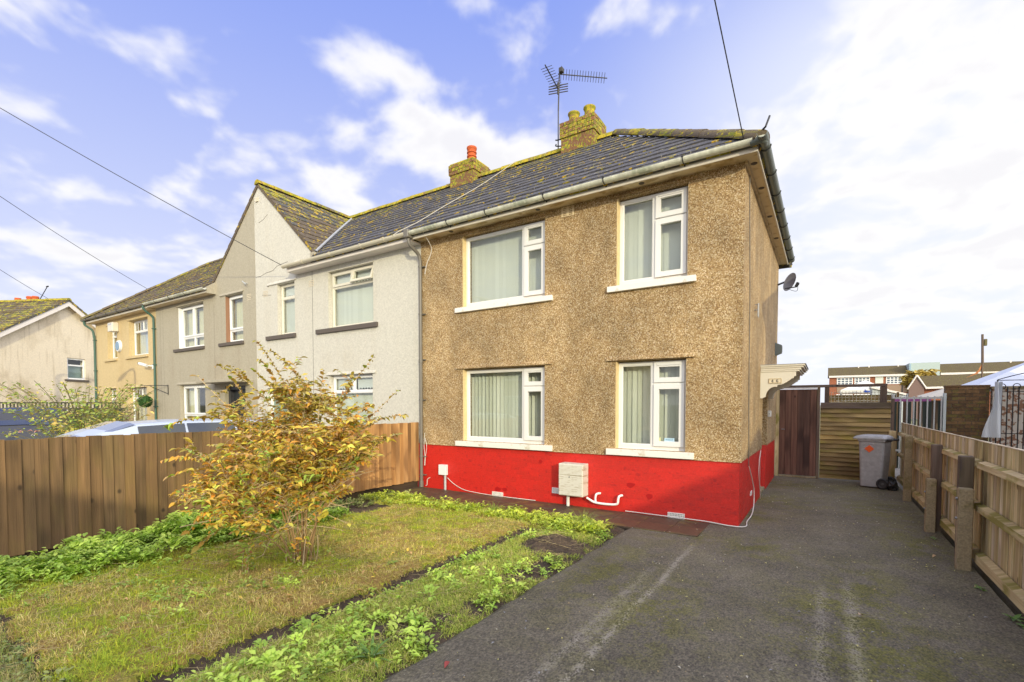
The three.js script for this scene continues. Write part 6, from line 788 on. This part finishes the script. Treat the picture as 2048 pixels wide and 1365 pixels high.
  for (let i = 0; i < 9; i++) { const p = L(rr(-.2, .18), rr(-.1, .2), rr(.04, .25)); leafy(curve(p, p.clone().add(V(rr(-.1, .1), .1, rr(-.1, .1))), .02, .02), 4, rnd() < .5 ? 'gold' : 'green', .9); }
  for (let i = 0; i < 12; i++) { const p = L(.3 + rr(-.1, .05), .1 + rr(-.03, .08), rr(.55, .98)); leaves.push({ p, d: V(rr(-1, 1), rr(-.6, .1), rr(-1, 1)), r: rr(-.5, .5), s: 1.0, c: rgb(.6, .52, .05), k: 3 }); }
  kinds.push(leafGeo(.105, .075, .3, .25));
  mesh('stem', stemG.map((g) => uvm(g)), bark, b); mesh('twig', twigG, twigM, b);
  leaves.forEach((l) => { l.key = l.s * (1 + .35 * l.p.dot(E2)) * (l.k === 3 ? 2 : 1); }); leaves.sort((p, q) => q.key - p.key);
  const cm = new Map(), matFor = (c) => { const k = [c.r, c.g, c.b].map((x) => Math.round(x * 12)).join(); if (!cm.has(k)) cm.set(k, leafMat(c.r, c.g, c.b)); return cm.get(k); };
  for (const l of leaves.slice(0, 290)) { const m = new THREE.Mesh(kinds[l.k], matFor(l.c)); orient(m, l.p, l.d, l.r, l.s); m.name = 'leaf'; m.castShadow = m.receiveShadow = true; b.add(m); }
  for (let k = 0; k < 4; k++) { const it = leaves.slice(290).filter((l) => l.k === k); if (it.length) instanced('leaves', kinds[k], leafMat(1, 1, 1), it, b); }
}
function spraybush(name, label, cat, at, n, spread, h, cols, flowers) {   // thin arching shoots with small leaves
  const b = thing(name, label, cat, at), tw = [], lv = [], k = leafGeo(.06, .03, .4, .4, 3);
  for (let i = 0; i < n; i++) { const az = rr(0, 6.283), r = spread * Math.sqrt(rnd()), p0 = V(rr(-.15, .15), 0, rr(-.15, .15)), p1 = V(r * Math.cos(az), h * rr(.45, 1), r * Math.sin(az)), cv = new THREE.QuadraticBezierCurve3(p0, V(p1.x * .3, p1.y * .75, p1.z * .3), p1); let a = p0; for (let q = 1; q <= 8; q++) { const c = cv.getPoint(q / 8); tw.push(rod(a, c, .006, .004, 4)); a = c; } for (let t = .15; t <= 1; t += .016) { if (rnd() < .2) continue; const c = pick(cols), kk = rr(.7, 1.2); lv.push({ p: cv.getPoint(t).add(V(rr(-.06, .06), rr(-.05, .05), rr(-.06, .06))), d: V(rr(-1, 1), rr(-.3, .6), rr(-1, 1)), r: rr(-1, 1), s: rr(.8, 1.7), c: rgb(c[0] * kk, c[1] * kk, c[2] * kk) }); } }
  mesh('stem', tw, std({ color: rgb(.2, .17, .08) }), b); instanced('leaves', k, leafMat(1, 1, 1), lv, b);
  for (let i = 0; i < (flowers || 0); i++) { const p = V(rr(-.4, .4) * spread, h * rr(.45, .6), spread * rr(.3, .7)), fg = []; for (let q = 0; q < 9; q++) fg.push(clean(leafGeo(.05, .045, .9, .5, 3)).rotateZ(rr(.2, 1.2)).rotateY(q * .7 + rr(0, .3)).translate(p.x, p.y, p.z)); mesh('flower', fg, std({ color: pick([rgb(.7, .68, .64), rgb(.7, .4, .32)]) }), b); }
  return b;
}
spraybush('rose_bush', 'straggly green bush with pale roses behind the board fence at the left', 'bush', [-11.6, 0, 3.7], 90, 1.3, 2.15, [[.36, .48, .08], [.52, .52, .09], [.28, .38, .07], [.62, .50, .11], [.4, .5, .08]], 5);
spraybush('yellow_shrub', 'yellowing shrub beside the silver car in the neighbouring yard', 'shrub', [-10.3, 0, 3.9], 40, .8, 1.5, [[.7, .6, .1], [.55, .55, .09], [.75, .56, .15]]);
spraybush('distant_tree', 'round yellow tree top beyond the brick hall roof', 'tree', [11.2, 2.6, -76], 90, 1.7, 3.6, [[.5, .36, .05], [.42, .30, .04], [.55, .42, .08]]).children.forEach((m) => { if (m.isInstancedMesh) { m.geometry = leafGeo(.5, .4, .3, .3, 2); } });

// grass on the lawn: short clumps of bent blades
function bladeClump(n, h, sp, w) {
  const P = [], ix = []; for (let i = 0; i < n; i++) { const a = rr(0, 6.283), r = sp * Math.sqrt(rnd()), x = r * Math.cos(a), z = r * Math.sin(a), la = rr(0, 6.283), lean = rr(.2, 1.25), hh = h * rr(.4, 1.25), dx = Math.cos(la), dz = Math.sin(la), b = P.length / 3, ww = w * rr(.6, 1.2); for (const t of [0, .45, .8]) { const o = lean * hh * t * t * 1.2, y = hh * t * (1 - .42 * lean * t); const k = ww * (1 - t * .6) * .5; P.push(x + dx * o - dz * k, y, z + dz * o + dx * k, x + dx * o + dz * k, y, z + dz * o - dx * k); } P.push(x + dx * lean * hh * 1.25, hh * Math.max(.12, 1 - .55 * lean), z + dz * lean * hh * 1.25); ix.push(b, b + 1, b + 3, b, b + 3, b + 2, b + 2, b + 3, b + 5, b + 2, b + 5, b + 4, b + 4, b + 5, b + 6); }
  const g = new THREE.BufferGeometry(); g.setAttribute('position', new THREE.BufferAttribute(new Float32Array(P), 3)); g.setIndex(ix); g.computeVertexNormals(); g.setAttribute('uv', new THREE.BufferAttribute(new Float32Array(P.length / 3 * 2), 2)); return g;
}
const grassMat = new THREE.MeshPhysicalMaterial({ color: rgb(1, 1, 1), roughness: .9, specularIntensity: .25, side: THREE.DoubleSide });
function scatter(parent, name, geos, mat, list) { geos.forEach((g, k) => { const it = list.filter((_, i) => i % geos.length === k); if (!it.length) return; const m = new THREE.InstancedMesh(g, mat, it.length); it.forEach((q, i) => { DUMMY.position.set(q.x, q.y, q.z); DUMMY.rotation.set(q.tx ?? 0, q.a, q.tz ?? 0); DUMMY.scale.set(q.s, q.sy ?? q.s, q.s); DUMMY.updateMatrix(); m.setMatrixAt(i, DUMMY.matrix); m.setColorAt(i, q.c); }); m.castShadow = m.receiveShadow = true; m.name = name; m.userData.kind = 'stuff'; parent.add(m); }); }
{
  const g = thing('grass', 'patchy green, yellow and straw coloured lawn grass in front of the house', 'grass', [0, 0, 0], null, 'stuff'), list = [], geos = [bladeClump(11, .045, .05, .0042), bladeClump(10, .034, .055, .0042), bladeClump(8, .07, .04, .0036), bladeClump(12, .025, .06, .0046), bladeClump(9, .04, .05, .004)];
  const tone = (x, z) => { const a = perlin.noise(x * 1.3, z * 1.3, 3), b = perlin.noise(x * 4.1, z * 4.1, 8), dry = smooth(-.2, .3, a * 1.1 + b * .8 + .35 * Math.exp(-(((x + 2.9) / .9) ** 2 + ((z - 3.4) / 1.5) ** 2)) + .2 * smooth(2.6, 1.6, z)); const q = rnd(); let c = q < dry * .75 ? pick([[.72, .56, .17], [.58, .42, .14], [.84, .69, .26], [.44, .30, .11]]) : pick([[.42, .54, .05], [.52, .58, .055], [.64, .60, .06], [.32, .43, .045]]); const k = rr(.8, 1.2); return rgb(c[0] * k, c[1] * k, c[2] * k); };
  for (let i = 0; i < 48000; i++) { const z = rr(1.3, 6.3), x = rr(-5.3, -2.38), l = lawnAt(x, z), near = x > -3.6 || z > 3.5 ? 1 : .75; if (l < .25 + rnd() * .5 || rnd() > near) continue; if (perlin.noise(x * 5, z * 5, 12) < -.22 && rnd() < .7) continue; list.push({ x, z, y: bedY(x, z) - .006, a: rr(0, 6.283), s: rr(.7, 1.25), c: tone(x, z), tx: rr(-.15, .15), tz: rr(-.15, .15) }); }
  // strip between trench and drive, front bed, rough edges
  for (let i = 0; i < 26000; i++) { const z = rr(1.2, 8.2), x = rr(-2.28, -1.27), n = perlin.noise(x * 2.6, z * 2.0, 21) + .5 * perlin.noise(x * 7, z * 7, 5); const bare = Math.exp(-(((x + 1.75) / .32) ** 2 + ((z - 2.2) / .62) ** 2)) + .7 * Math.exp(-(((x + 1.45) / .14) ** 2 + ((z - 3.1) / .6) ** 2)) + .6 * Math.exp(-(((x + 1.6) / .2) ** 2 + ((z - 4.4) / .3) ** 2)); if (n + rr(-.25, .25) < -.32 + bare * 1.2 || x > -1.3 + .05 * perlin.noise(z * 3, 1, 1)) continue; const k = rr(.75, 1.2), c = pick([[.37, .48, .07], [.44, .54, .08], [.52, .53, .1], [.66, .56, .2], [.3, .38, .06]]); list.push({ x, z, y: bedY(x, z) - .006, a: rr(0, 6.283), s: rr(.6, 1.3), c: rgb(c[0] * k, c[1] * k, c[2] * k) }); }
  for (let i = 0; i < 14000; i++) { const z = rr(6.3, 8.2), x = rr(-5.8, -2.2); if (perlin.noise(x * 2, z * 2, 3) + rr(-.3, .3) < -.3) continue; const k = rr(.75, 1.2), c = pick([[.3, .4, .07], [.45, .44, .12], [.55, .46, .18]]); list.push({ x, z, y: bedY(x, z) - .006, a: rr(0, 6.283), s: rr(.7, 1.3), c: rgb(c[0] * k, c[1] * k, c[2] * k) }); }
  for (let i = 0; i < 9000; i++) { const z = rr(.87, 1.6), x = rr(-5.9, -1.45); if (perlin.noise(x * 3, z * 3, 33) + rr(-.3, .3) < .02) continue; const k = rr(.8, 1.2), c = pick([[.5, .54, .06], [.6, .55, .08], [.62, .48, .16], [.38, .48, .06]]); list.push({ x, z, y: bedY(x, z) - .006, a: rr(0, 6.283), s: rr(.7, 1.5), c: rgb(c[0] * k, c[1] * k, c[2] * k) }); }
  for (let i = 0; i < list.length; i++) if (list[i].z > 5 && rnd() < .25) list[i].sy = list[i].s * 1.5;
  scatter(g, 'grass_blades', geos, grassMat, list);
  // cut dry stalks lying on the turf
  const straw = thing('straw', 'dry grass stalks lying loose on the lawn and border', 'straw', [0, 0, 0], null, 'stuff'), sl = [], sg = clean(new THREE.CylinderGeometry(.0012, .0016, .14, 4)).rotateZ(Math.PI / 2);
  for (let i = 0; i < 3200; i++) { const z = rr(1.4, 7), x = rr(-5.2, -1.4); if (perlin.noise(x * 1.7, z * 1.7, 14) < -.1) continue; const k = rr(.7, 1.2); sl.push({ x, z, y: bedY(x, z) + rr(.02, .045), a: rr(0, 6.28), tz: rr(-.25, .25), s: rr(.5, 1.2), c: rgb(.5 * k, .4 * k, .2 * k) }); } scatter(straw, 'stalks', [sg], grassMat, sl);
}
function rosette(n, L, W, up, bend) { const gs = []; for (let i = 0; i < n; i++) { const g = clean(leafGeo(L * rr(.6, 1.1), W * rr(.8, 1.2), bend * rr(.6, 1.4), .35, 5)); g.rotateZ(up * rr(.4, 1.2)).rotateY(i * 2.4 + rr(-.4, .4)); gs.push(g); } return merge(gs); }
function clump(n, L, W) { const gs = []; for (let i = 0; i < n; i++) { const g = clean(leafGeo(L * rr(.6, 1.2), W * rr(.8, 1.2), rr(.3, .9), .3, 3)), a = rr(0, 6.283), r = .06 * Math.sqrt(rnd()); g.rotateZ(rr(.1, 1.0)).rotateY(a).translate(r * Math.cos(a), rr(.0, .07), -r * Math.sin(a)); gs.push(g); } return merge(gs); }
{ // weeds: leafy rosettes as ground cover, with the clearest plants as things of their own
  const w = thing('weeds', 'broad leaved green weeds along the fence, the path and the drive edge', 'weeds', [0, 0, 0], null, 'stuff'), geos = [clump(18, .055, .03), clump(24, .05, .026), clump(16, .062, .034), rosette(18, .06, .024, .8, .5), rosette(16, .09, .016, 1.1, .7)], list = [];
  const put = (n, fx, fz, ok, s0, s1, cols, y = 0) => { for (let i = 0; i < n; i++) { const x = fx(), z = fz(); if (!ok(x, z)) continue; const c = pick(cols), k = rr(.75, 1.25); list.push({ x, z, y: bedY(x, z) + y * rnd(), a: rr(0, 6.283), s: rr(s0, s1), c: rgb(c[0] * k, c[1] * k, c[2] * k), tx: rr(-.2, .2), tz: rr(-.2, .2) }); } };
  const green = [[.46, .66, .08], [.56, .74, .1], [.36, .54, .07], [.62, .76, .12]], lime = [[.56, .66, .06], [.64, .70, .08], [.46, .6, .06]], dull = [[.3, .38, .09], [.38, .42, .12], [.24, .32, .07]];
  put(2200, () => rr(-5.82, -4.85), () => rr(2.6, 6.2), (x, z) => perlin.noise(x * 2, z * 1.6, 40) + rr(-.3, .3) > -.12 && x < -4.98 - .1 * (z - 4) + rr(0, .25), .6, 1.4, green, .14); put(800, () => rr(-5.85, -5.15), () => rr(3.0, 4.6), () => true, .8, 1.5, green, .26); put(260, () => rr(-5.6, -4.9), () => rr(5.0, 6.4), () => rnd() < .7, .6, 1.3, green, .06);
  put(1000, () => rr(-5.9, -1.5), () => rr(.9, 1.55), (x, z) => perlin.noise(x * 2.2, z * 2.2, 50) + rr(-.3, .3) > -.05, .5, 1.2, lime, .05); put(120, () => rr(-2.2, -1.5), () => rr(1.05, 1.6), () => true, .7, 1.3, lime, .06);
  put(1100, () => rr(-2.25, -1.3), () => rr(1.4, 7.6), (x, z) => perlin.noise(x * 2.4, z * 1.8, 60) + rr(-.35, .35) > .06 + Math.exp(-(((x + 1.75) / .32) ** 2 + ((z - 2.2) / .62) ** 2)), .35, 1.05, green, .02);
  put(700, () => rr(-5.0, -2.45), () => rr(2, 6.2), (x, z) => perlin.noise(x * 1.6, z * 1.6, 70) + .12 * (z - 4.5) * (x < -3 ? 1 : 0) > .1 + rr(0, .3), .35, .9, green, .01); put(200, () => rr(-5.8, -2.4), () => rr(6.5, 8), () => rnd() < .6, .5, 1, dull, .01); put(120, () => rr(-5.85, -5.2), () => rr(.9, 3), () => true, .5, 1.1, dull, .05);
  put(90, () => -2.34 + rr(-.08, .1), () => rr(1.7, 7), () => true, .3, .8, green, 0); put(60, () => rr(-5, -2.4), () => 6.36 + rr(-.1, .1), () => true, .3, .8, dull, 0);
  scatter(w, 'weed_leaves', geos, new THREE.MeshPhysicalMaterial({ color: rgb(1, 1, 1), roughness: .6, transmission: .25, thickness: 0, side: THREE.DoubleSide }), list);
  const wm = leafMat(.3, .42, .05), gm = leafMat(.16, .30, .05);
  const plant = (name, label, cat, x, z, geo, mat, s, grp) => { const t = thing(name, label, cat, [x, bedY(x, z), z], grp); mesh('foliage', geo, mat, t).scale.setScalar(s); return t; };
  plant('grass_tuft', 'tall green tuft of grass at the corner of the path by the gas meter', 'grass tuft', -1.72, 1.3, clean(bladeClump(160, .26, .08, .006)), leafMat(.3, .38, .05), 1.15);
  plant('grass_tuft', 'small bright grass tuft against the slabs halfway along the path', 'grass tuft', -3.3, 1.12, clean(bladeClump(110, .2, .07, .006)), leafMat(.3, .42, .04), 1.0);
  plant('weed_plant', 'bushy lime green weed spilling beside the tall grass tuft', 'weed', -1.52, 1.5, rosette(26, .13, .05, 1.0, .7), wm, 1.15); plant('weed_plant', 'bright leafy weed left of the tall grass tuft', 'weed', -2.05, 1.25, rosette(30, .13, .05, 1.1, .7), wm, 1.2);
  plant('weed_plant', 'feathery weed clump where the drive edge leaves the foot of the picture', 'weed', -1.5, 5.1, rosette(26, .2, .02, 1.1, .7), gm, 1); plant('weed_plant', 'pale green weed in the trench beside the mid lawn', 'weed', -2.32, 3.05, rosette(14, .11, .04, .9, .7), gm, 1);
  plant('weed_plant', 'lone bright weed standing in the dry lawn near the trench', 'weed', -2.75, 3.75, rosette(12, .1, .04, .9, .6), wm, .9);
  const cal = thing('marigold_plant', 'leafy marigold clump with small orange flowers against the left fence', 'marigold', [-5.5, .03, 3.75]); mesh('foliage', [0, 1, 2, 3, 4, 5, 6, 7, 8, 9].map((k) => rosette(10, .14, .045, 1.1, .6).translate(rr(-.25, .25), rr(.0, .2), rr(-.45, .45))), gm, cal);
  for (let i = 0; i < 5; i++) { const p = V(rr(-.15, .1), .34 + rr(-.04, .04), -.35 + i * .16), fg = []; for (let q = 0; q < 12; q++) fg.push(clean(leafGeo(.028, .012, .1, .1, 2)).rotateZ(.25).rotateY(q * .524).translate(p.x, p.y, p.z)); const f = mesh('flower', fg, std({ color: rgb(.85, .26, .02), side: THREE.DoubleSide }), cal); mesh('flower_stem', rod(V(p.x, .1, p.z), p, .003, .002, 4), gm, cal); }
  // weeds at the foot of the right fence, moss specks, fallen leaves
  for (const [x, z, s, lab] of [[2.1, -.7, .55, 'small weed between the second and first concrete spurs of the right fence'], [2.15, 1.25, .6, 'small weed at the fence foot just before the nearest concrete spur'], [2.2, 2.0, 1.1, 'grassy weed at the right edge under the board fence']]) { const t = thing('weed_plant', lab, 'weed', [x, 0, z]); mesh('foliage', [rosette(8, .09, .03, .8, .6), rosette(6, .08, .03, .9, .6).translate(.02, 0, .12)], gm, t).scale.setScalar(s); }
  const fl = thing('fallen_leaves', 'yellow and brown leaves fallen on the grass under the autumn shrub', 'leaves', [0, 0, 0], null, 'stuff'), fll = []; for (let i = 0; i < 170; i++) { const a = rr(0, 6.283), r = 1.5 * Math.sqrt(rnd()), x = -3.56 + r * Math.cos(a), z = 4.24 + r * Math.sin(a); if (x < -5.4) continue; fll.push({ x, z, y: bedY(x, z) + .035, a: rr(0, 6), tx: rr(-.5, .5), tz: rr(-.4, .4), s: rr(.6, 1.1), c: rgb(...pick([[.7, .5, .1], [.5, .3, .1], [.6, .38, .16], [.4, .25, .1]])) }); } scatter(fl, 'leaf_scatter', [clean(leafGeo(.06, .028, .5, .6, 3))], grassMat, fll);
  const lf = (x, z, c, lab) => { const m = one('fallen_leaf', clean(leafGeo(.06, .035, .5, .6)).rotateY(rr(0, 6)), std({ color: rgb(...c), side: THREE.DoubleSide }), lab, 'leaf'); m.position.set(x, .025, z); };
  lf(-1.03, 4.88, [.32, .06, .05], 'dark red leaf lying on the tarmac near the border'); lf(1.99, .3, [.5, .32, .16], 'tan leaf on the tarmac at the foot of the nearest spur'); lf(-.7, 5.1, [.5, .45, .38], 'pale leaf on the tarmac at the foot of the picture'); lf(1.2, 2.6, [.55, .4, .25], 'straw coloured leaf between the right hand tyre scuffs');
  const gr = thing('litter', 'tiny pale leaf scraps and grit scattered over the tarmac', 'litter', [0, 0, 0], null, 'stuff'), gl = [], gg = clean(new THREE.IcosahedronGeometry(.006, 0)), g2 = clean(leafGeo(.03, .018, .3, .6, 2)); for (let i = 0; i < 700; i++) { const c = pick([[.5, .46, .36], [.4, .3, .16], [.3, .3, .3], [.55, .5, .2]]); gl.push({ x: rr(-1.2, 2.15), z: rr(-5, 6), y: .014, a: rr(0, 6), s: rr(.4, 1.1), c: rgb(...c) }); } scatter(gr, 'scraps', [gg, gg, g2], grassMat, gl);
}
scene.traverse((o) => { if (o.isMesh) { o.castShadow = true; o.receiveShadow = true; } });
renderer.render(scene, camera);
